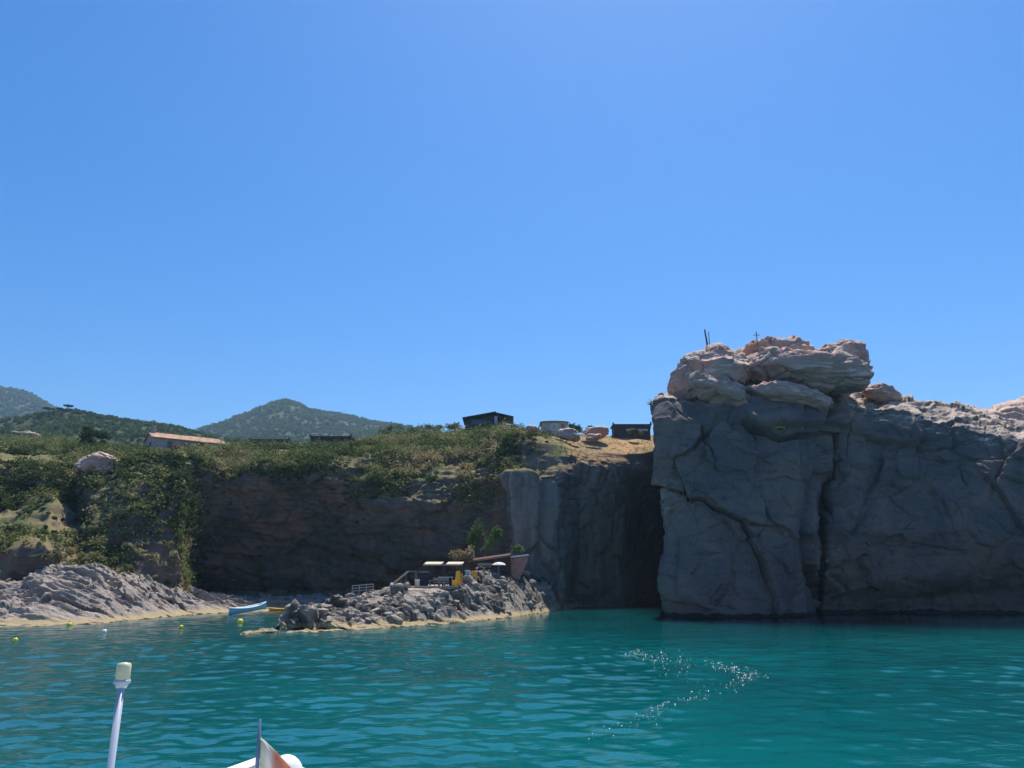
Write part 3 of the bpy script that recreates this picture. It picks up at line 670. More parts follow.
skyl = sst(365, 390, X) * sst(520, 500, X) * sst(6.6, 7, LVI) * sst(8, 7.3, LVI) * 0.4
_bl = sst(84, 100, X) * sst(226, 186, X + 40 * nzz) * sst(1.1, 1.6, LVI) * sst(6, 5, LVI)
P, i, j = scatter(LAND, (0.35 * _bl + slope_d + cliff_d + skyl) * inp * sst(50, 62, Y * 0 + LAND[..., 1]), 13500)
r = 0.28 + 1.35 * rng.random(len(P)) ** 3.2
r = r * np.clip(P[:, 1] / 90, .8, 1.5)
_tx, _ty = proj(P)
tint = np.clip(0.36 + 0.22 * sst(330, 380, _tx) * sst(455, 465, _ty) + 0.75 * fbm(P, 7, 3, s=77) + rng.normal(size=len(P)) * .22, 0, 1)
V, Fc, t = leaves(P + np.array([0, 0, .2]) * r[:, None], np.stack([r, r, r * .8], -1), 60, 0.13, tint, .1)
tag(raw_mesh('scrub', V, Fc, M['scrub_leaf'], fattrs={'tint': t}), kind='stuff')
# dry grass tufts in the open patches
P, i, j = scatter(LAND, sst(5.6, 6.2, LVI) * sst(8, 7.4, LVI) * inp * sst(200, 230, X) + 0.4 * slope_d * inp, 5000)
V, Fc, t = leaves(P, np.full((len(P), 3), 1.0) * (0.14 + .2 * rng.random(len(P)))[:, None], 22, 0.06, np.clip(.5 + fbm(P, 5, 2, s=3), 0, 1), .2, flat=.4)
tag(raw_mesh('dry_grass', V, Fc, M['dry_leaf'], fattrs={'tint': t}), kind='stuff')

def bvh_of(*Gs):
    vs_, fs_, o = [], [], 0
    for G in Gs:
        nu, nv = G.shape[:2]; vs_ += G.reshape(-1, 3).tolist(); fs_ += (gridfaces(nu, nv) + o).tolist(); o += nu * nv
    return BVHTree.FromPolygons(vs_, fs_)
BV = bvh_of(LAND, SHORE, REEF, H_wood[0])
def ground_at(x, y, z0=300):
    h = BV.ray_cast(Vector((x, y, z0)), Vector((0, 0, -1)))
    return h[0].z if h[0] is not None else 0.0
def hit(px, py, near=40):
    d = Vector(ray(px, py)).normalized(); h = BV.ray_cast(Vector((0, 0, CH)), d)
    return np.array(h[0]) if h[0] is not None else None

def rubble(name, grids, n, rlo, rhi, material, seed):
    rg = np.random.default_rng(seed); V = []; Fc = []; o = 0
    bm = bmesh.new(); bmesh.ops.create_icosphere(bm, subdivisions=2, radius=1)
    B = np.array([v.co for v in bm.verts]); BF = np.array([[v.index for v in f.verts] for f in bm.faces]); bm.free()
    for G, dens, m_ in grids:
        P, i, j = scatter(G, dens, m_)
        for p in P:
            r = rlo + (rhi - rlo) * rg.random() ** 3.5; Q = B * (1 + .25 * vn(B * 1.3 + rg.random(3) * 50, 3))[:, None]
            for _ in range(9):
                pn = rg.normal(size=3); pn /= np.linalg.norm(pn); ex = Q @ pn - rg.uniform(.5, .85); Q = Q - pn * np.maximum(ex, 0)[:, None]
            A = rotm(*(rg.random(3) * 6.3)); Q = (Q * np.array([1, rg.uniform(.6, 1), rg.uniform(.4, .8)])) @ A.T * r * np.array([1.2, 1, .8])
            V.append(Q + p); Fc.append(BF + o); o += len(B)
    return tag(raw_mesh(name, np.concatenate(V), np.concatenate(Fc), material), kind='stuff')
_x, _y = proj(REEF); _x2, _y2 = proj(SHORE)
_clear = 1 - sst(404, 410, _x) * sst(466, 460, _x) * sst(593, 591, _y)
rubble('rubble', [(REEF, (REEF[..., 2] > .35) * _clear * (_x < 576), 1100), (SHORE, (SHORE[..., 2] > .4) * (_x2 > -40) * (_x2 < 480) * (.15 + sst(200, 260, _x2)), 420)], 1520, .10, .8, M['reef_rock'], 5)

_x, _y = proj(HEAD)
rubble('summit_rubble', [(HEAD, sst(5.7, 6.1, HVI) * (HVI < 7.6) * (_x > 655) * (_x < 850), 260)], 260, .08, .62, M['pink_rock'], 9)

class MB:
    def __init__(s): s.bm = bmesh.new()
    def box(s, c, size, rot=(0, 0, 0), bev=0.0):
        r = bmesh.ops.create_cube(s.bm, size=1.0); v = r['verts']
        mt = Matrix.Translation(c) @ (Matrix.Rotation(rot[2], 4, 'Z') @ Matrix.Rotation(rot[1], 4, 'Y') @ Matrix.Rotation(rot[0], 4, 'X')) @ Matrix.Diagonal((*size, 1))
        bmesh.ops.transform(s.bm, matrix=mt, verts=v)
        if bev:
            es = {e for x in v for e in x.link_edges}
            bmesh.ops.bevel(s.bm, geom=list(es), offset=bev, segments=2, affect='EDGES', profile=0.5)
        return s
    def tube(s, pts, r, n=8, caps=True):
        pts = [Vector(p) for p in pts]; rs = r if isinstance(r, (list, tuple)) else [r] * len(pts); rings = []
        for k, p in enumerate(pts):
            t = (pts[min(k + 1, len(pts) - 1)] - pts[max(k - 1, 0)]).normalized()
            a = t.orthogonal().normalized() if k == 0 else (a - t * a.dot(t)).normalized(); b = t.cross(a)
            rings.append([s.bm.verts.new(p + (a * math.cos(q) + b * math.sin(q)) * rs[k]) for q in [2 * math.pi * i / n for i in range(n)]])
        for A, B in zip(rings[:-1], rings[1:]):
            for i in range(n): s.bm.faces.new((A[i], A[(i + 1) % n], B[(i + 1) % n], B[i]))
        if caps: s.bm.faces.new(rings[0][::-1]); s.bm.faces.new(rings[-1])
        return s
    def prism(s, prof, x0, x1):
        """prof in (y,z), extruded along x"""
        A = [s.bm.verts.new((x0, y, z)) for y, z in prof]; B = [s.bm.verts.new((x1, y, z)) for y, z in prof]; n = len(prof)
        s.bm.faces.new(A[::-1]); s.bm.faces.new(B)
        for i in range(n): s.bm.faces.new((A[i], A[(i + 1) % n], B[(i + 1) % n], B[i]))
        return s
    def lathe(s, prof, n=20, c=(0, 0, 0)):
        rings = [[s.bm.verts.new((c[0] + r * math.cos(2 * math.pi * i / n), c[1] + r * math.sin(2 * math.pi * i / n), c[2] + z)) for i in range(n)] for r, z in prof]
        for A, B in zip(rings[:-1], rings[1:]):
            for i in range(n): s.bm.faces.new((A[i], A[(i + 1) % n], B[(i + 1) % n], B[i]))
        s.bm.faces.new(rings[0][::-1]); s.bm.faces.new(rings[-1]); return s
    def poly(s, pts):
        s.bm.faces.new([s.bm.verts.new(p) for p in pts]); return s
    def build(s, name, material, parent=None, smooth=False):
        bmesh.ops.recalc_face_normals(s.bm, faces=s.bm.faces)
        me = bpy.data.meshes.new(name); s.bm.to_mesh(me); s.bm.free(); me.materials.append(material)
        if smooth:
            for p in me.polygons: p.use_smooth = True
        o = bpy.data.objects.new(name, me); COL.objects.link(o)
        if parent: o.parent = parent
        return o
def thing(name, label, cat, loc, rz=0.0, group=None):
    o = bpy.data.objects.new(name, None); COL.objects.link(o); o.empty_display_size = .3
    o.location = tuple(float(v) for v in loc); o.rotation_euler = (0, 0, rz); return tag(o, label, cat, group)

def shrub(name, label, loc, w_, h_, material, n=420, lf=0.10, cat='shrub', group=None, tint=.5, seed=0, clumps=7):
    rg = np.random.default_rng(seed + 100); t = thing(name, label, cat, loc, 0, group)
    C = rg.normal(size=(clumps, 3)) * np.array([w_ * .2, w_ * .2, h_ * .12]) + np.array([0, 0, h_ * .55])
    r = np.stack([w_ * .27 + 0 * C[:, 0], w_ * .27 + 0 * C[:, 0], h_ * .38 + 0 * C[:, 0]], -1) * (0.75 + .5 * rg.random(clumps))[:, None]
    V, Fc, tt = leaves(C, r, n // 2, lf, np.clip(tint + rg.normal(size=clumps) * .12, 0, 1), .15, rg=rg)
    raw_mesh('foliage', V, Fc, material, t, fattrs={'tint': tt})
    m_ = MB()
    for k in range(4):
        c = C[k % clumps]; m_.tube([(0, 0, -.3), tuple(c * .5), tuple(c)], [.06 * w_ / 2, .04 * w_ / 2, .015], 6)
    m_.build('stem', M['bark'], t); return t
def tree(name, label, loc, h_, cw, chh, material, seed, lf=.2, n=160, umbrella=False, clumps=16, group=None, tint=.4):
    rg = np.random.default_rng(seed); t = thing(name, label, 'tree', loc, 0, group)
    a = rg.random(clumps) * 6.28; q = np.sqrt(rg.random(clumps)) * cw * .36
    z = (h_ - chh * .45) + (rg.random(clumps) - .5) * chh * (.35 if umbrella else .7)
    C = np.stack([q * np.cos(a), q * np.sin(a), z], -1)
    if umbrella: C[:, 2] = h_ - chh * .4 - (q / cw) ** 2 * chh * .9
    r = np.stack([cw * .2 + 0 * z, cw * .2 + 0 * z, chh * (.22 if umbrella else .25) + 0 * z], -1) * (.8 + .4 * rg.random(clumps))[:, None]
    V, Fc, tt = leaves(C, r, n, lf, np.clip(tint + rg.normal(size=clumps) * .15, 0, 1), .12, rg=rg)
    raw_mesh('crown', V, Fc, material, t, fattrs={'tint': tt})
    m_ = MB(); fork = h_ - chh * (1.0 if umbrella else .85)
    m_.tube([(0, 0, -1), (.03 * h_, 0, fork * .5), (0.01 * h_, 0, fork)], [h_ * .03, h_ * .024, h_ * .018], 8)
    for k in range(min(7, clumps)): m_.tube([(0.01 * h_, 0, fork), tuple((C[k] + np.array([0, 0, fork])) / 2 * np.array([1, 1, 1])), tuple(C[k])], [h_ * .015, h_ * .009, h_ * .004], 6)
    m_.build('trunk', M['bark'], t); return t
def on_land(px, D):
    p = U(px, 400, D); return (p[0], p[1], ground_at(p[0], p[1]))
# umbrella pines on the wooded ridge
for (px, D, h_, cw, s, lb) in ((50, 425, 8.2, 7.2, 3, 'umbrella pine with the widest flat crown, leftmost of three on the ridge'), (61, 425, 6.5, 5.0, 4, 'middle umbrella pine on the ridge, half merged with its neighbours'), (69, 428, 7.2, 6.2, 5, 'rightmost umbrella pine on the ridge, its crown against the sky')):
    p = on_land(px, D); tree('umbrella_pine', lb, (p[0], p[1], p[2] - 2.6), h_, cw, 2.0, M['tree_leaf'], s, .3, 110, True, 14, 'umbrella pines on the ridge')
p = on_land(99, 138); tree('round_tree', 'dark round tree below the wooded ridge, above the overhanging boulder', (p[0], p[1], p[2] - .6), 4.6, 6.4, 4.4, M['tree_leaf'], 21, .14, 260, clumps=18, tint=.25)
def px_shrub(px, py, lb, w_, h_, material, seed, name='shrub', **k):
    p = hit(px, py)
    if p is None: print('no hit', px, py); return
    return shrub(name, lb, (p[0], p[1], p[2] - .15 * h_), w_, h_, material, seed=seed, **k)
def at_shrub(px, py, D, lb, w_, h_, material, seed, **k):
    p = U(px, py, D); return shrub('shrub', lb, tuple(p), w_, h_, material, seed=seed, **k)
at_shrub(162, 456, 118, 'small rust red bush in front of the tiled house wall', 2.0, 1.1, M['red_leaf'], 1)
at_shrub(180, 455, 119, 'round rust red bush halfway along the tiled house', 2.6, 1.7, M['red_leaf'], 2)
at_shrub(149, 456, 117, 'low brownish bush at the gable corner of the tiled house', 1.9, 1.0, M['red_leaf'], 3, tint=.2)
at_shrub(781, 431, 75.6, 'tiny green plant rooted in the crack high on the sea rock', 1.5, .5, M['bright_leaf'], 61, n=120)
at_shrub(838, 405, 82.5, 'small yellow green plant in the notch right of the summit heap', 1.2, .6, M['bright_leaf'], 62, n=120, tint=.9)
at_shrub(398, 448, 121, 'faded pinkish red bush on the cliff rim, the widest of the red ones', 3.4, 1.6, M['red_leaf'], 4, tint=.8)
at_shrub(381, 450, 120, 'small rusty bush on the cliff rim beside a dark round shrub', 2.2, 1.2, M['red_leaf'], 5, tint=.5)
at_shrub(300, 454, 122, 'bright green shrub between the two long dark sheds', 3.0, 1.9, M['bright_leaf'], 6)
px_shrub(430, 482, 'bright green bush growing out of the dark cliff face', 2.2, 1.1, M['bright_leaf'], 7)
at_shrub(481, 562, 90, 'tall leafy green bush behind the terrace at the cliff foot', 3.2, 4.0, M['bright_leaf'], 8, n=700)
at_shrub(457, 566, 84, 'dry straw coloured bush behind the pergola roof', 2.0, 1.8, M['dry_leaf'], 9)
at_shrub(468, 566, 85, 'pale dry bush between the pergola roof and the tall green bush', 1.8, 1.9, M['dry_leaf'], 10, tint=.8)
px_shrub(261, 577, 'sparse green bush at the foot of the dark cliff', 1.4, 2.0, M['bright_leaf'], 11, n=160, tint=.2)
at_shrub(390, 442, 140, 'dark green rounded bush on the skyline left of the bushy brow', 4.6, 3.0, M['scrub_leaf'], 12, tint=.22)
at_shrub(408, 440, 140, 'mid green bush on the skyline right of the dark rounded one', 4.6, 3.0, M['scrub_leaf'], 13, tint=.3)
at_shrub(432, 436, 138, 'broad olive green bush on the highest part of the bushy brow', 5.2, 2.8, M['scrub_leaf'], 14, tint=.4)
at_shrub(452, 434, 133, 'grey green bush at the left foot of the dark pavilion', 4.2, 2.4, M['scrub_leaf'], 15, tint=.35)
at_shrub(575, 436, 126, 'dark green bush beside the small pale hut', 2.6, 2.3, M['scrub_leaf'], 16, tint=.15)
at_shrub(588, 436, 127, 'low green bush behind the pink boulders near the hut', 3.0, 1.9, M['scrub_leaf'], 17, tint=.25)
at_shrub(636, 437, 120, 'round dark green bush in front of the low dark shed near the sea rock', 2.0, 1.4, M['scrub_leaf'], 18, tint=.25)

# ------------------------------------------------------------------ BUILDINGS ON THE HEADLAND
M['plaster_pink'] = plain('plaster_pink', (0.42, 0.33, 0.31), .9, var=.08, scale=1.5)
M['plaster_pale'] = plain('plaster_pale', (0.52, 0.47, 0.40), .9, var=.08, scale=1.5)
M['plaster_blue'] = plain('plaster_blue', (0.36, 0.42, 0.48), .8)
M['roof_tile'] = plain('roof_tile', (0.47, 0.29, 0.19), .9, var=.45, scale=1.3)
M['dark_roof'] = plain('dark_roof', (0.045, 0.05, 0.06), .7, var=.25)
M['dark_wood'] = plain('dark_wood', (0.05, 0.042, 0.04), .8, var=.3)
M['brown_wood'] = plain('brown_wood', (0.11, 0.055, 0.04), .8, var=.3)
M['grey_wood'] = plain('grey_wood', (0.25, 0.22, 0.20), .85, var=.2)
M['glass'] = plain('glass', (0.03, 0.045, 0.06), .08, spec=.8)
M['white_paint'] = plain('white_paint', (0.80, 0.80, 0.78), .45, var=.03)
M['canvas'] = plain('canvas', (0.60, 0.53, 0.38), .9, var=.06)
M['white_cloth'] = plain('white_cloth', (0.80, 0.79, 0.74), .9, var=.04)
M['yellow'] = plain('yellow', (0.85, 0.42, 0.03), .5, var=.1)
M['orange'] = plain('orange', (0.85, 0.33, 0.04), .5, var=.08)
M['navy'] = plain('navy', (0.015, 0.02, 0.04), .6)
M['steel'] = plain('steel', (0.45, 0.46, 0.48), .35, metal=.8, var=.05)
M['dark_iron'] = plain('dark_iron', (0.06, 0.055, 0.055), .6)
M['rust'] = plain('rust', (0.22, 0.13, 0.10), .8, var=.3)
M['red_wall'] = plain('red_wall', (0.52, 0.23, 0.18), .9, var=.25, scale=2.5)
M['sky_blue'] = plain('sky_blue', (0.18, 0.48, 0.62), .35, var=.05)
M['buoy_yellow'] = plain('buoy_yellow', (0.80, 0.66, 0.06), .4, var=.05)

def W_(px, py, D): return Vector(U(px, py, D))
def build_house():
    p = W_(152, 451, 122); th = math.radians(37); L, dep, H, hr = 11.6, 6.6, 2.45, 1.15
    t = thing('house', 'long low house with pink plaster walls and a terracotta tiled roof on the headland', 'house', p, th)
    z0 = -2.0
    m_ = MB()
    for prof, x0, x1 in (([(0, z0), (dep, z0), (dep, H), (dep / 2, H + hr), (0, H)], 0, L),): m_.prism(prof, x0, x1)
    m_.build('wall', M['plaster_pink'], t)
    r = MB(); ov = .35; nx = 44
    for sgn in (0, 1):          # rows of barrel tiles on each slope
        for i in range(nx):
            xa = -ov + (L + 2 * ov) * i / nx; wv = (L + 2 * ov) / nx
            y0, z0_, y1, z1 = (-ov, H - .22 + .12, dep / 2, H + hr + .12) if sgn == 0 else (dep + ov, H - .10, dep / 2, H + hr + .12)
            pts = []
            for k in range(4):
                q = math.pi * k / 3; pts.append((xa + wv * k / 3, .07 * math.sin(q)))
            for (u0, h0), (u1, h1) in zip(pts[:-1], pts[1:]):
                r.poly([(u0, y0, z0_ + h0), (u1, y0, z0_ + h1), (u1, y1, z1 + h1), (u0, y1, z1 + h0)])
    r.box((L / 2, dep / 4 - ov / 2, H + hr / 2 - .03), (L + 2 * ov, math.hypot(dep / 2 + ov, hr + .22), .1), (math.atan2(hr + .2, dep / 2 + ov), 0, 0))
    r.box((L / 2, 3 * dep / 4 + ov / 2, H + hr / 2 - .03), (L + 2 * ov, math.hypot(dep / 2 + ov, hr + .22), .1), (-math.atan2(hr + .2, dep / 2 + ov), 0, 0))
    ro = r.build('roof', M['roof_tile'], t)
    MB().box((0.55, dep * .5, H + hr + .5), (.6, .7, 1.5), bev=.03).box((0.55, dep * .5, H + hr + 1.3), (.75, .85, .12)).build('chimney', M['plaster_pink'], ro)
    MB().box((L + .1, dep * .4, H + .5), (.55, .55, 2.2), bev=.03).build('chimney', M['plaster_pale'], ro)
    for x, w2 in ((2.6, .8), (5.0, .9)):
        f = MB(); f.box((x, -.03, 1.45), (w2, .1, 1.0)).box((x, -.1, .92), (w2 + .2, .2, .08)); fo = f.build('window', M['grey_wood'], t)
        MB().box((x, -.09, 1.45), (w2 - .16, .04, .84)).build('pane', M['glass'], fo)
    MB().box((-.03, 2.0, .9), (.08, .8, 1.7)).build('door', M['dark_wood'], t)
    pg = MB()     # dark lean-to shading the right half of the front
    pg.box((9.3, -1.1, 1.75), (6.2, 2.4, .12), (-.06, 0, 0))
    for x in (6.4, 9.3, 12.2): pg.box((x, -2.2, .0), (.12, .12, 3.5))
    pg.build('lean_to', M['dark_wood'], t)
build_house()
def shed(label, px0, px1, pyt, pyb, D, roofm, wallm, name='shed', dep=3.5, slope=0.0, windows=0, low=None):
    a, b = W_(px0, pyb, D), W_(px1, pyb, D); L = b.x - a.x; H = W_(px0, pyt, D).z - a.z
    t = thing(name, label, 'shed', (a.x, a.y, a.z))
    MB().box((L / 2, dep / 2, H / 2 - .9), (L - .5, dep - .4, H + 1.5)).build('wall', wallm, t)
    MB().box((L / 2, dep / 2, H - .1), (L, dep, .22), (0, slope, 0), .02).box((.1, .2, H + .1), (.25, .3, .35)).box((L - .1, .2, H + .15), (.25, .3, .5)).build('roof', roofm, t)
    s_ = MB()
    s_.box((L / 2, .12, H * .62), (L - .3, .06, H * .62)); s_.build('screen', M['dark_wood'], t)
    if low: MB().box((L * .62, .05, H * .16), (L * .55, .08, H * .3)).build('panel', low, t)
    for k in range(windows):
        x = L * (k + .7) / (windows + .6); f = MB().box((x, .16, H * .5), (.8, .1, .8)).build('window', M['white_paint'], t); MB().box((x, .10, H * .5), (.64, .04, .64)).build('pane', M['glass'], f)
    return t
shed('long thin dark shed roof on the cliff top, just right of the tiled house', 248, 289, 439, 446, 150, M['dark_roof'], M['dark_wood'])
shed('taller long dark shed with a pale panel, below the slope of the peaked hill', 309, 351, 436, 447, 128, M['dark_roof'], M['dark_wood'], low=M['plaster_blue'])
shed('low dark shed half hidden behind the left edge of the sea rock', 613, 652, 424, 431, 124, M['dark_roof'], M['dark_wood'], low=M['plaster_blue'])
def build_pavilion():
    D = 128; a = W_(463, 426, D); k = D / F * 1.03; t = thing('pavilion', 'dark modern pavilion with two sloping roof planes on the skyline', 'pavilion', a)
    L1, L2, Ht = 32 * k, 17 * k, 14 * k
    m_ = MB(); m_.prism([(0, -2), (5.5, -2), (5.5, Ht * .55), (0, Ht * .55)], .4, L1 - .4)
    m_.prism([(0.3, Ht * .5), (5.2, Ht * .5), (5.2, Ht * .8), (.3, Ht * .8)], L1 * .55, L1 + L2 * .4)
    m_.prism([(0.1, -2), (5.4, -2), (5.4, Ht * .62), (.1, Ht * .62)], L1 + .7, L1 + L2 * .62); m_.build('wall', M['dark_wood'], t)
    MB().box((L1 + .1, -.1, .2), (.55, .4, Ht * 1.25), bev=.02).build('pillar', M['plaster_blue'], t)
    ang = math.atan2(Ht * .42, L1)
    MB().box((L1 / 2, 2.6, Ht * .70 + .12), (L1 * 1.06, 6.6, .2), (0, -ang, 0), .02).build('roof', M['dark_roof'], t)
    MB().box((L1 + L2 * .45, 2.6, Ht * .78), (L2 * 1.25, 6.8, .16), (0, math.atan2(Ht * .28, L2), 0), .02).build('roof', M['dark_roof'], t)
    MB().box((L1 * .5, -.06, Ht * .25), (L1 * .5, .06, Ht * .3)).build('window', M['glass'], t)
build_pavilion()
def build_hut():
    D = 122; a = W_(541, 434, D); b = W_(568, 434, D); L = b.x - a.x; a.z += .35; t = thing('hut', 'small pale hut with a low rounded roof at the cliff edge', 'hut', a)
    H = 1.7
    MB().box((L / 2, 1.8, H / 2 - 1), (L - .3, 3.2, H + 2)).build('wall', M['plaster_pale'], t)
    pf = [(L * (0.5 - .54 * math.cos(math.pi * i / 14)), H - .05 + .25 * math.sin(math.pi * i / 14)) for i in range(15)]
    r = MB(); A = [r.bm.verts.new((x, -.2, z)) for x, z in pf]; B = [r.bm.verts.new((x, 3.8, z)) for x, z in pf]
    r.bm.faces.new(A[::-1]); r.bm.faces.new(B)
    for i in range(15): r.bm.faces.new((A[i], A[(i + 1) % 15], B[(i + 1) % 15], B[i]))
    r.build('roof', M['grey_wood'], t)
    f = MB().box((L * .5, .16, .9), (.95, .1, 1.1)).build('window', M['white_paint'], t); MB().box((L * .5, .1, .9), (.75, .05, .9)).build('pane', M['plaster_blue'], f)
    MB().box((L * .82, .17, .6), (.7, .08, 1.6)).build('door', M['grey_wood'], t)
build_hut()
pxboulder('dark humped boulder with a pale crest right of the pale hut', 556, 580, 429, 441, 112, 1.3, 41, M['pink_rock'], 'boulders on the cliff top', rot=(0, .15, 0), sub=4)
pxboulder('pink boulder split by shadow, between a dark bush and the red grass', 583, 607, 427, 438, 118, 1.6, 43, M['pink_rock'], 'boulders on the cliff top', sub=4)
pxboulder('flat pale slab lying at the foot of the split pink boulder', 585, 601, 435, 441, 113, 1.2, 44, M['pink_rock'], 'boulders on the cliff top', sub=4, sq=.5)
pxboulder('little pale boulder left of the hut, at the edge of the cliff', 527, 538, 425, 432, 112, .9, 45, M['pink_rock'], 'boulders on the cliff top', sub=4)
pxboulder('big flat overhanging boulder with a sunlit top on the green slope', 80, 121, 454, 473, 96.5, 2.6, 51, M['pink_rock'], sub=6, sq=.55, rot=(.12, 0, 0), amp=.7)
pxboulder('pale flat outcrop among the bushes far up the left slope', 14, 37, 432, 437, 190, 2.2, 52, M['shore_rock'], sub=4, sq=.6, cat='rock')

# summit posts and cross
def topz(px, py, D): return U(px, py, D)
a, b = W_(708, 346, 84), W_(704.6, 329.5, 84)
t = thing('wooden_post', 'thick dark leaning post on the summit rock', 'post', a)
MB().tube([(0, 0, -.6), tuple(b - a)], [.13, .08], 8).build('shaft', M['dark_iron'], t)
a, b = W_(709.5, 346, 84.3), W_(708.6, 332, 84.3)
t = thing('wooden_post', 'thin upright post close beside the thick leaning one', 'post', a)
MB().tube([(0, 0, -.6), tuple(b - a)], [.06, .045], 8).build('shaft', M['rust'], t)
a = W_(757, 340, 82.5); t = thing('iron_cross', 'small thin cross standing on top of the sea rock', 'cross', a)
MB().tube([(0, 0, -.8), (0, 0, 1.05)], .05, 6).build('upright', M['dark_iron'], t); MB().tube([(-.38, 0, .62), (.38, 0, .62)], .045, 6).build('arm', M['dark_iron'], t)

# ------------------------------------------------------------------ THE TERRACE ON THE REEF
def gz(p): return ground_at(p.x, p.y, 7.5)
def canopy(label, name, px0, px1, py, D, dep, roofm, sheets, tilt=0.0, posts=(0, .5, 1), beam=M['dark_wood']):
    a, b = W_(px0, py, D), W_(px1, py, D); L = b.x - a.x; g_ = gz((a + b) / 2); H = a.z - g_
    t = thing(name, label, 'canopy', (a.x, a.y, g_)); sl = math.atan(tilt)
    for u0, u1 in sheets: MB().box((L * (u0 + u1) / 2, dep / 2, H + tilt * L * (u0 + u1) / 2), (L * (u1 - u0), dep, .07), (.10, -sl, 0)).build('roof_sheet', roofm, t)
    for k in posts:
        for y in (.15, dep - .15): MB().box((L * k * .96 + .1, y, H / 2 - .6 + tilt * L * k / 2), (.12, .12, H + 1.1 + tilt * L * k)).build('post', beam, t)
    MB().box((L / 2, .12, H - .17 + tilt * L / 2), (L, .1, .16), (0, -sl, 0)).build('beam', M['grey_wood'], t)
    MB().box((L / 2, dep - .12, H - .05 + tilt * L / 2), (L, .1, .16), (0, -sl, 0)).build('beam', beam, t)
    return t, L, H
canopy('pergola of dark posts roofed with two pale cream sheets above the rock terrace', 'pergola', 423, 462, 563, 75, 3.2, M['canvas'], [(0, .46), (.58, 1)])
t, L, H = canopy('long brown lean-to shelter rising to the right behind the terrace', 'shelter', 468, 511, 560, 84, 3.0, M['brown_wood'], [(0, 1)], tilt=.14, posts=(0, .33, .66, 1), beam=M['brown_wood'])
MB().box((L / 2, 2.9, .8), (L, .1, 2.0)).build('back_wall', M['brown_wood'], t)
def on_reef(px, D):
    p = U(px, 575, D); return Vector((p[0], p[1], ground_at(p[0], p[1], 7.5)))
def put_box(name, label, cat, px, D, size, material, lid=None, feet=False, dz=0, rz=.1, group=None, zbase=None):
    p = on_reef(px, D); p.z = (zbase if zbase is not None else p.z) + dz; t = thing(name, label, cat, p, rz, group)
    MB().box((0, 0, size[2] / 2), size, bev=.03).build('body', material, t)
    if lid: MB().box((0, 0, size[2] + .03), (size[0] + .06, size[1] + .06, .08), bev=.02).build('lid', lid, t)
    return t
put_box('cabinet', 'tall dark cabinet with a pale top at the left end of the pergola', 'cabinet', 424, 74, (.85, .6, 1.45), M['navy'], M['grey_wood'])
put_box('bin', 'small pale green bin left of the tall dark cabinet', 'bin', 417.5, 73, (.42, .42, .75), M['canvas'], M['white_paint'])
put_box('fridge', 'dark blue upright box under the right end of the pergola', 'fridge', 452, 76.5, (.6, .6, 1.3), M['navy'], M['dark_iron'])
def chair(loc, rz, label, group):
    t = thing('stacking_chair', label, 'chair', loc, rz, group)
    MB().box((0, 0, .42), (.46, .46, .05), bev=.015).build('seat', M['yellow'], t)
    MB().box((0, .22, .66), (.46, .05, .44), (-.12, 0, 0), bev=.015).build('backrest', M['yellow'], t)
    for x in (-.2, .2):
        for y in (-.2, .2): MB().tube([(x, y, .42), (x * 1.1, y * 1.1, 0)], .022, 6).build('leg', M['yellow'], t)
    for x in (-.23, .23): MB().tube([(x, .2, .62), (x, -.18, .62), (x, -.2, .42)], .02, 6).build('armrest', M['yellow'], t)
p = on_reef(458.5, 73.6)
for k, nm in enumerate(('bottom chair of the yellow stack by the right pergola post', 'second chair up in the yellow stack by the right pergola post', 'third chair up in the yellow stack by the right pergola post', 'fourth chair up in the yellow stack by the right pergola post', 'top chair of the yellow stack by the right pergola post')):
    chair((p.x + .02 * k, p.y, p.z + .19 * k), 2.7, nm, 'stacked yellow chairs')
q = on_reef(455.5, 73.2); chair((q.x, q.y, q.z), 2.9, 'single yellow chair standing left of the yellow stack', 'loose yellow chairs')
q = on_reef(474, 77.5); t = put_box('float_box', 'bright orange box with a darker square, on rocks right of the pergola', 'box', 474, 77.5, (.68, .5, .72), M['orange'], None)
MB().box((0, -.26, .34), (.3, .03, .3), bev=.01).build('panel', M['yellow'], t)
t = put_box('cool_box', 'small blue and white cool box between pergola and orange box', 'cool box', 467.5, 77, (.45, .35, .38), M['sky_blue'], M['white_paint'])
def table(px, D, w_, dpt, h_, topm, label, rz=0.0):
    p = on_reef(px, D); t = thing('table', label, 'table', p, rz)
    MB().box((0, 0, h_), (w_, dpt, .06), bev=.01).build('table_top', topm, t)
    for x in (-1, 1):
        for y in (-1, 1): MB().box((x * (w_ / 2 - .1), y * (dpt / 2 - .08), h_ / 2 - .2), (.07, .07, h_ + .35)).build('leg', M['grey_wood'], t)
    return t
table(437, 73.8, 1.5, .7, .74, M['grey_wood'], 'grey wooden table under the left sheet of the pergola')
table(446, 75.4, 1.4, .7, .98, M['white_cloth'], 'higher pale counter table behind, in the middle of the pergola')
table(489, 83, 2.2, .8, .75, M['white_cloth'], 'long white topped table in front of the brown shelter')
def parasol():
    p = on_reef(499, 82.4); t = thing('parasol', 'white parasol with a shallow curved canopy by the long brown shelter', 'parasol', p)
    MB().tube([(0, 0, -.2), (0, 0, 1.6)], .03, 8).build('pole', M['grey_wood'], t)
    MB().lathe([(0.05, 1.62), (.4, 1.56), (.6, 1.46), (.74, 1.32), (.72, 1.30), (.57, 1.42), (.4, 1.5), (.05, 1.56)], 8).build('canopy', M['white_cloth'], t)
parasol()
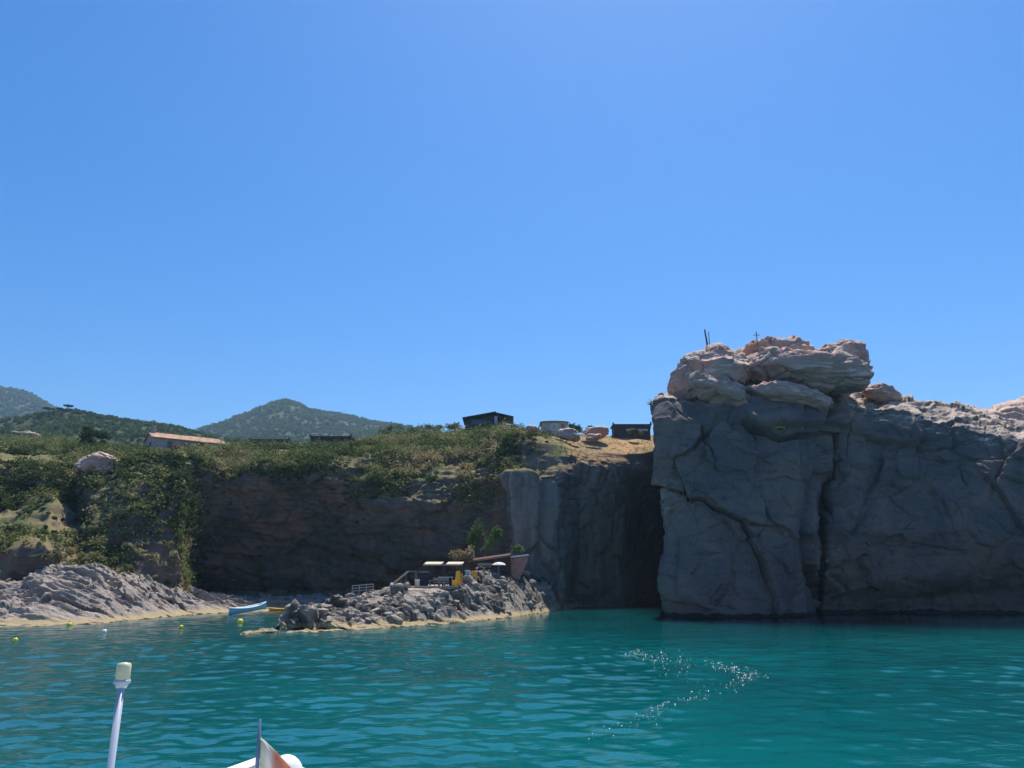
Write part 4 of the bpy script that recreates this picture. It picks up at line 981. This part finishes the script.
def red_block():
    D = 88; a = W_(508, 574, D); s_ = D / F
    t = thing('masonry_block', 'reddish plastered wall block with a pale coping right of the shelter', 'wall', a)
    x1 = 19.5 * s_; h1 = 17.5 * s_
    m_ = MB()
    pf = [(0, -1.2), (x1 * .45, -1.2), (x1 * .95, h1 * .62), (x1, h1 * .95), (.35, h1 * .86), (0, h1 * .5)]
    A = [m_.bm.verts.new((x, 0, z)) for x, z in pf]; B = [m_.bm.verts.new((x * .95 + .1, 2.4, z)) for x, z in pf]
    m_.bm.faces.new(A); m_.bm.faces.new(B[::-1])
    for i in range(len(pf)): m_.bm.faces.new((A[i], A[(i + 1) % len(pf)], B[(i + 1) % len(pf)], B[i]))
    m_.build('wall', M['red_wall'], t)
    MB().box((x1 * .58, 1.1, h1 * .91 + .12), (x1 * .92, 2.7, .16), (0, -math.atan2(h1 * .09, x1 * .65), 0), .02).build('coping', M['white_cloth'], t)
    u = MB(); u.tube([(-.1, -.2, -.2), (.3, -.2, 2.3), (.75, -.1, 3.2), (1.3, 0, 3.35), (1.9, .2, 2.5)], .035, 6)
    u.tube([(.25, -.2, -.2), (.62, -.2, 2.2)], .03, 6)
    for k in range(6): u.tube([(-.05 + .075 * k, -.2, .1 + .4 * k), (.30 + .055 * k, -.2, .1 + .4 * k)], .022, 5)
    u.build('ladder_rail', M['grey_wood'], t)
    p = W_(518, 553, 90); shrub('shrub', 'small green plant growing above the reddish wall block', (p.x, p.y, p.z - .2), 1.7, 1.1, M['bright_leaf'], n=260, seed=55)
red_block()
def stairs():
    a, b = W_(384, 594, 71), W_(408, 575, 75)
    t = thing('stairway', 'steep grey stairway with two handrails at the left of the terrace', 'stairs', a)
    d = b - a; n = 11
    m_ = MB()
    for k in range(n): m_.box(tuple(d * ((k + .5) / n) + Vector((0, 0, -.55))), (.34, .9, .07))
    for y in (-.45, .45): m_.tube([(0, y, -.75), tuple(d + Vector((0, y, -.65)))], .05, 6)
    m_.build('steps', M['grey_wood'], t)
    for y in (-.5, .5):
        h = MB(); h.tube([(-.4, y, -.1), tuple(d + Vector((0, y, .35))), tuple(d + Vector((.75, y, .35))), tuple(d + Vector((.85, y, -.5)))], .035, 6)
        for k in range(5): p_ = d * ((k + .5) / 5); h.tube([tuple(p_ + Vector((0, y, .25))), tuple(p_ + Vector((0, y, -.7)))], .025, 5)
        h.build('handrail', M['grey_wood'], t)
stairs()
def rail():
    a, b = W_(352, 594, 73), W_(373, 592, 74); t = thing('railing', 'low thin metal railing at the foot of the stairway', 'railing', a); d = b - a
    for z in (.25, .5, .75): MB().tube([(0, 0, z), tuple(d + Vector((0, 0, z)))], .022, 5).build('bar', M['steel'], t)
    for k in range(4): MB().tube([tuple(d * k / 3 + Vector((0, 0, .78))), tuple(d * k / 3 + Vector((0, 0, -.9)))], .03, 6).build('post', M['steel'], t)
rail()
a = W_(391.5, 591, 70.5); t = thing('mooring_post', 'short rusty post with a white cap beside the stairway', 'post', (a.x, a.y, a.z))
MB().tube([(0, 0, -.8), (0, 0, .5)], .14, 10).build('shaft', M['rust'], t); MB().lathe([(.16, .5), (.17, .6), (.1, .72), (.02, .75)], 10).build('cap', M['white_paint'], t)

def deck():
    a, b = W_(409, 589.5, 72.2), W_(464, 588.5, 72.6); L = b.x - a.x; z = max(ground_at(a.x + L * k, a.y + 1.5, 7.5) for k in (.1, .3, .5, .7, .9)) + .06
    t = thing('deck', 'low weathered timber deck under the pergola on the reef', 'deck', (a.x, a.y, z)); n_ = 16
    m_ = MB()
    for k in range(n_): m_.box((L / 2, .15 + .27 * k, .03 + .004 * (k % 3)), (L, .24, .05))
    m_.build('floor_boards', M['pale_wood'], t)
    MB().box((L / 2, .06, -.12), (L, .08, .2)).build('edge_board', M['grey_wood'], t)
    for k in range(6): MB().box((L * (k + .3) / 5.8, .2, -.7), (.12, .12, 1.3)).build('post', M['grey_wood'], t)
M['pale_wood'] = plain('pale_wood', (0.42, 0.35, 0.27), .9, var=.2)
deck()
table(433, 76, 1.3, .6, 1.02, M['dark_wood'], 'dark narrow counter at the back of the pergola, beside the tall cabinet')
def bench(px, D, label, rz):
    p = on_reef(px, D); t = thing('bench', label, 'bench', (p.x, p.y, p.z + .1), rz)
    MB().box((0, 0, .42), (1.5, .36, .05), bev=.01).build('seat', M['grey_wood'], t); MB().box((0, .2, .7), (1.5, .05, .28), bev=.01).build('backrest', M['grey_wood'], t)
    for x in (-.6, .6): MB().box((x, 0, .15), (.07, .34, .5)).build('leg', M['dark_wood'], t)
bench(441, 72.9, 'plain grey bench at the front edge of the timber deck', .05)
bench(484, 81.5, 'plain grey bench in front of the long white topped table', -.1)
t = thing('railing', 'tall thin railing of posts and rope along the right side of the reef terrace', 'railing', on_reef(464, 78)); d = on_reef(492, 80.5) - Vector(t.location)
for k in range(5): q = d * k / 4; MB().tube([tuple(q + Vector((0, 0, -.5))), tuple(q + Vector((0, 0, 1.0)))], .035, 6).build('post', M['dark_wood'], t)
for z in (.55, .95): MB().tube([tuple(d * k / 8 + Vector((0, 0, z - .06 * math.sin(math.pi * (k % 2) )))) for k in range(9)], .02, 5).build('rope', M['grey_wood'], t)

# ------------------------------------------------------------------ BOATS, FLOATS, BUOYS
def canoe(name, label, cat, pa, pb, w_, h_, hullm, trimm, group=None, board=False):
    """small craft from stern pa to bow pb"""
    d = pb - pa; L = d.length; t = thing(name, label, cat, pa, 0, group); t.rotation_euler = d.to_track_quat('X', 'Z').to_euler()
    n = 18; prof = 9; V = []; Fc = []
    for i in range(n + 1):
        s_ = i / n; bw = w_ / 2 * max(.03, (1 - abs(2 * s_ - .96) ** 2.6)) ; sh = h_ * (1 + .5 * (2 * s_ - 1) ** 2 * (0 if board else 1))
        for k in range(prof):
            q = math.pi * k / (prof - 1); V.append((L * s_, -bw * math.cos(q), sh - sh * math.sin(q) ** .7))
        V.append((L * s_, bw * .8, sh - .02 if board else sh - .03)); V.append((L * s_, 0, sh * (.98 if board else .45))); V.append((L * s_, -bw * .8, sh - .03))
    m_ = prof + 3
    for i in range(n):
        for k in range(m_): Fc.append((i * m_ + k, i * m_ + (k + 1) % m_, (i + 1) * m_ + (k + 1) % m_, (i + 1) * m_ + k))
    raw_mesh('hull', V, Fc, hullm, t, smooth=True)
    u = MB()
    for sg in (-1, 1): u.tube([(L * i / n, sg * w_ / 2 * max(.03, (1 - abs(2 * i / n - .96) ** 2.6)), h_ * (1 + .5 * (2 * i / n - 1) ** 2 * (0 if board else 1))) for i in range(n + 1)], .035 if board else .06, 6)
    u.build('rail' if board else 'gunwale', trimm, t)
    if not board:
        for s_ in (.3, .6): MB().box((L * s_, 0, h_ * .75), (.22, w_ * .85, .04)).build('seat', trimm, t)
    return t
canoe('rowing_boat', 'light blue rowing boat half afloat with its bow raised on the rocks', 'boat', W_(229, 615.2, 83), W_(266, 608.8, 87), 1.25, .5, M['sky_blue'], M['white_paint'])
canoe('kayak', 'orange yellow kayak lying on the shore just right of the blue boat', 'kayak', W_(269, 611.6, 90), W_(297, 610.8, 90.5), .85, .28, M['orange'], M['yellow'])
canoe('paddle_board', 'pale yellow green board lying on the flat rocks behind the dark reef', 'board', W_(302, 609.2, 90), W_(335, 605.5, 92), .9, .2, M['buoy_yellow'], M['canvas'], board=True)
def buoy(px, py, r, material, label, group):
    D = DW(py); p = U(px, py, D); t = thing('buoy', label, 'buoy', (p[0], p[1], 0), 0, group)
    MB().lathe([(r * math.sin(math.pi * k / 12) + .002, r * .55 - r * math.cos(math.pi * k / 12)) for k in range(13)], 16).build('float', material, t, True)
    MB().tube([(0, 0, r * 1.4), (0, 0, r * 1.5 + .10)], .035, 8).build('eye', M['dark_iron'], t)
YG = 'yellow mooring buoys'
buoy(69, 626.0, .19, M['buoy_yellow'], 'yellow buoy close under the striped shore rocks at the left', YG)
buoy(15, 641.5, .15, M['buoy_yellow'], 'yellow buoy nearest the left edge of the photo', YG)
buoy(181, 628.2, .16, M['buoy_yellow'], 'small yellow buoy midway along the bay, left of the blue boat', YG)
buoy(240, 623.5, .26, M['buoy_yellow'], 'largest yellow buoy, floating right below the blue boat', YG)
buoy(104, 633, .17, M['white_paint'], 'only white buoy, floating off the striped shore rocks', 'white buoys')

# foreground launch carrying the camera
def launch():
    B0, B1 = Vector((-0.35, -3.4, 0)), Vector((-2.78, 9.15, 0)); ax = (B1 - B0).normalized(); side = Vector((ax.y, -ax.x, 0)); L = (B1 - B0).length
    t = thing('motor_launch', 'white launch in the foreground with a lamp pole and a flag on its bow', 'boat', B0)
    n = 40; V = []; Fc = []; top = []
    for i in range(n + 1):
        s_ = i / n; bw = 1.45 * (1 - max(0, (s_ - .35) / .65) ** 6 * .93); sh = 1.02 + .615 * s_ ** 2.2
        row = [(0, -.35 + .6 * s_ ** 6), (bw * .8, -.05 + .3 * s_ ** 4), (bw * .97, sh * .6), (bw, sh), (bw - .07, sh + .03), (bw - .14, sh), (bw * .5, sh - .03 + .0), (0, sh + .02)]
        pts = [(x, z) for x, z in row] + [(-x, z) for x, z in row[::-1][1:]]
        if i == n: pts = [(x * .6, z) for x, z in pts]
        for x, z in pts[:-1]: p_ = ax * (L * s_) + side * x; V.append((p_.x, p_.y, z))
        top.append((bw, sh, s_))
    m_ = len(pts) - 1
    for i in range(n):
        for k in range(m_): Fc.append((i * m_ + k, i * m_ + (k + 1) % m_, (i + 1) * m_ + (k + 1) % m_, (i + 1) * m_ + k))
    h = raw_mesh('hull', V, Fc, M['white_paint'], t, smooth=False)
    for sg in (-1, 1):
        MB().tube([tuple(ax * (L * s_) + side * (sg * (bw * .99)) + Vector((0, 0, sh - .02))) for bw, sh, s_ in top], .055, 8).build('rubbing_strake', M['white_paint'], t, True)
    # lamp pole
    tp, bt = W_(122, 683, 5.0) - B0, W_(110.5, 768, 4.9) - B0
    dr = (tp - bt).normalized(); base = bt - dr * 1.15
    lp = MB().tube([tuple(base), tuple(tp)], .021, 12).tube([tuple(tp - dr * .03), tuple(tp + dr * .005)], [.03, .045], 14).build('lamp_pole', M['pole_grey'], t, True)
    MB().lathe([(.040, 0), (.044, .01), (.043, .095), (.038, .112), (.01, .118)], 16, tuple(tp + dr * .005)).build('lamp', M['lens'], lp, True)
    MB().lathe([(.050, -.004), (.050, .012), (.046, .018)], 16, tuple(tp + dr * .002)).build('lamp_base', M['pole_grey'], lp, True)
    # flag staff and drooping flag
    D = 8.4; fb, ft = W_(257.5, 772, D) - B0, W_(260, 719, D) - B0
    MB().tube([tuple(fb - Vector((0, 0, .25))), tuple(ft)], [.028, .014], 10).build('flagstaff', M['staff_blue'], t, True)
    nu, nv = 14, 18; Vf = []
    h0, h1 = W_(261, 736, D) - B0, W_(258.5, 800, D) - B0
    for i in range(nu):
        u = i / (nu - 1)
        for j in range(nv):
            v = j / (nv - 1)
            p_ = h0.lerp(h1, v)
            x = u * .66 * v ** .85; z = -u * .04 * (1 - v)
            Vf.append((p_.x + x, p_.y + .045 * math.sin(u * 9 + v * 3) * u, p_.z + z))
    fl = raw_mesh('flag', Vf, gridfaces(nu, nv), M['flag'], t, smooth=True)
    sm_ = fl.modifiers.new('thickness', 'SOLIDIFY'); sm_.thickness = .004
    c = W_(285, 776, 8.75) - B0
    u = MB(); bmesh.ops.create_uvsphere(u.bm, u_segments=20, v_segments=12, radius=1, matrix=Matrix.Translation(c) @ Matrix.Diagonal((.19, .2, .21, 1)))
    u.build('fender', M['white_paint'], t, True)
M['pole_grey'] = plain('pole_grey', (0.42, 0.47, 0.55), .35, var=.04)
M['staff_blue'] = plain('staff_blue', (0.10, 0.16, 0.26), .4, var=.1)
M['lens'] = plain('lens', (0.62, 0.58, 0.36), .25, spec=.6, var=.15, scale=18)
m, n, l, b_ = mat('flag'); g = n.new('ShaderNodeNewGeometry'); sx = n.new('ShaderNodeSeparateXYZ'); tc = n.new('ShaderNodeTexCoord')
l.new(tc.outputs['Generated'], sx.inputs[0])
cc = mixc(n, l, ramp(n, l, sx.outputs[0], 0.08, 0.12), (0.62, 0.64, 0.52), (0.75, 0.72, 0.66)); cc = mixc(n, l, ramp(n, l, sx.outputs[0], 0.16, 0.26), cc, (0.70, 0.36, 0.24))
l.new(cc, b_.inputs['Base Color']); b_.inputs['Roughness'].default_value = .8
tr = n.new('ShaderNodeBsdfTranslucent'); l.new(cc, tr.inputs[0]); mx = n.new('ShaderNodeMixShader'); mx.inputs[0].default_value = .45
l.new(b_.outputs[0], mx.inputs[1]); l.new(tr.outputs[0], mx.inputs[2]); l.new(mx.outputs[0], n['Material Output'].inputs[0]); M['flag'] = m
launch()

# ------------------------------------------------------------------ sun glints on a wake, modelled as small white flecks
def wake_glints():
    rg = np.random.default_rng(3); V = []; Fc = []
    paths = [([(612, 650), (640, 655), (664, 659), (690, 662), (715, 664), (735, 669), (762, 675)], 3.4, 380), ([(762, 674), (738, 682), (715, 690), (690, 697), (668, 704), (648, 716)], 4.2, 220), ([(668, 704), (640, 720), (610, 730), (585, 738)], 6.0, 60), ([(640, 660), (700, 680)], 9, 40)]
    for pth, sp_, n in paths:
        for _ in range(n):
            i = rg.integers(len(pth) - 1); u = rg.random(); px = pth[i][0] * (1 - u) + pth[i + 1][0] * u; py = pth[i][1] * (1 - u) + pth[i + 1][1] * u
            if math.sin(px * .19 + py * .3) + math.sin(px * .07) < -.7 + rg.random() * .8: continue
            px += rg.normal() * sp_ * 1.3; py += rg.normal() * sp_ * .8
            D = DW(py); p = U(px, py, D); r = (.008 + .020 * rg.random() ** 3) * D / 34; z = waterz(p[0], p[1]) + .012; k = 7
            o = len(V); V.append((p[0], p[1], z + r * .35)); a0 = rg.random() * 6
            for j in range(k): a = a0 + 6.283 * j / k; q = r * (.7 + .5 * rg.random()); V.append((p[0] + q * 1.25 * math.cos(a), p[1] + q * math.sin(a), z - .006))
            for j in range(k): Fc.append((o, o + 1 + j, o + 1 + (j + 1) % k))
    tag(raw_mesh('wake_glints', V, Fc, M['wake_glints']), kind='stuff')
M['wake_glints'] = plain('wake_glints', (0.82, 0.84, 0.82), .5, var=.02)
wake_glints()

# ------------------------------------------------------------------ AIR
m = bpy.data.materials.new('air'); m.use_nodes = True; n, l = m.node_tree.nodes, m.node_tree.links; n.clear()
vol = n.new('ShaderNodeVolumePrincipled'); vol.inputs['Color'].default_value = (0.50, 0.76, 1.0, 1); vol.inputs['Density'].default_value = 0.00021; vol.inputs['Anisotropy'].default_value = 0.45
out = n.new('ShaderNodeOutputMaterial'); l.new(vol.outputs[0], out.inputs['Volume'])
hz = MB().box((0, 300, 225), (5600, 6000, 462)).build('haze', m); tag(hz, kind='stuff')
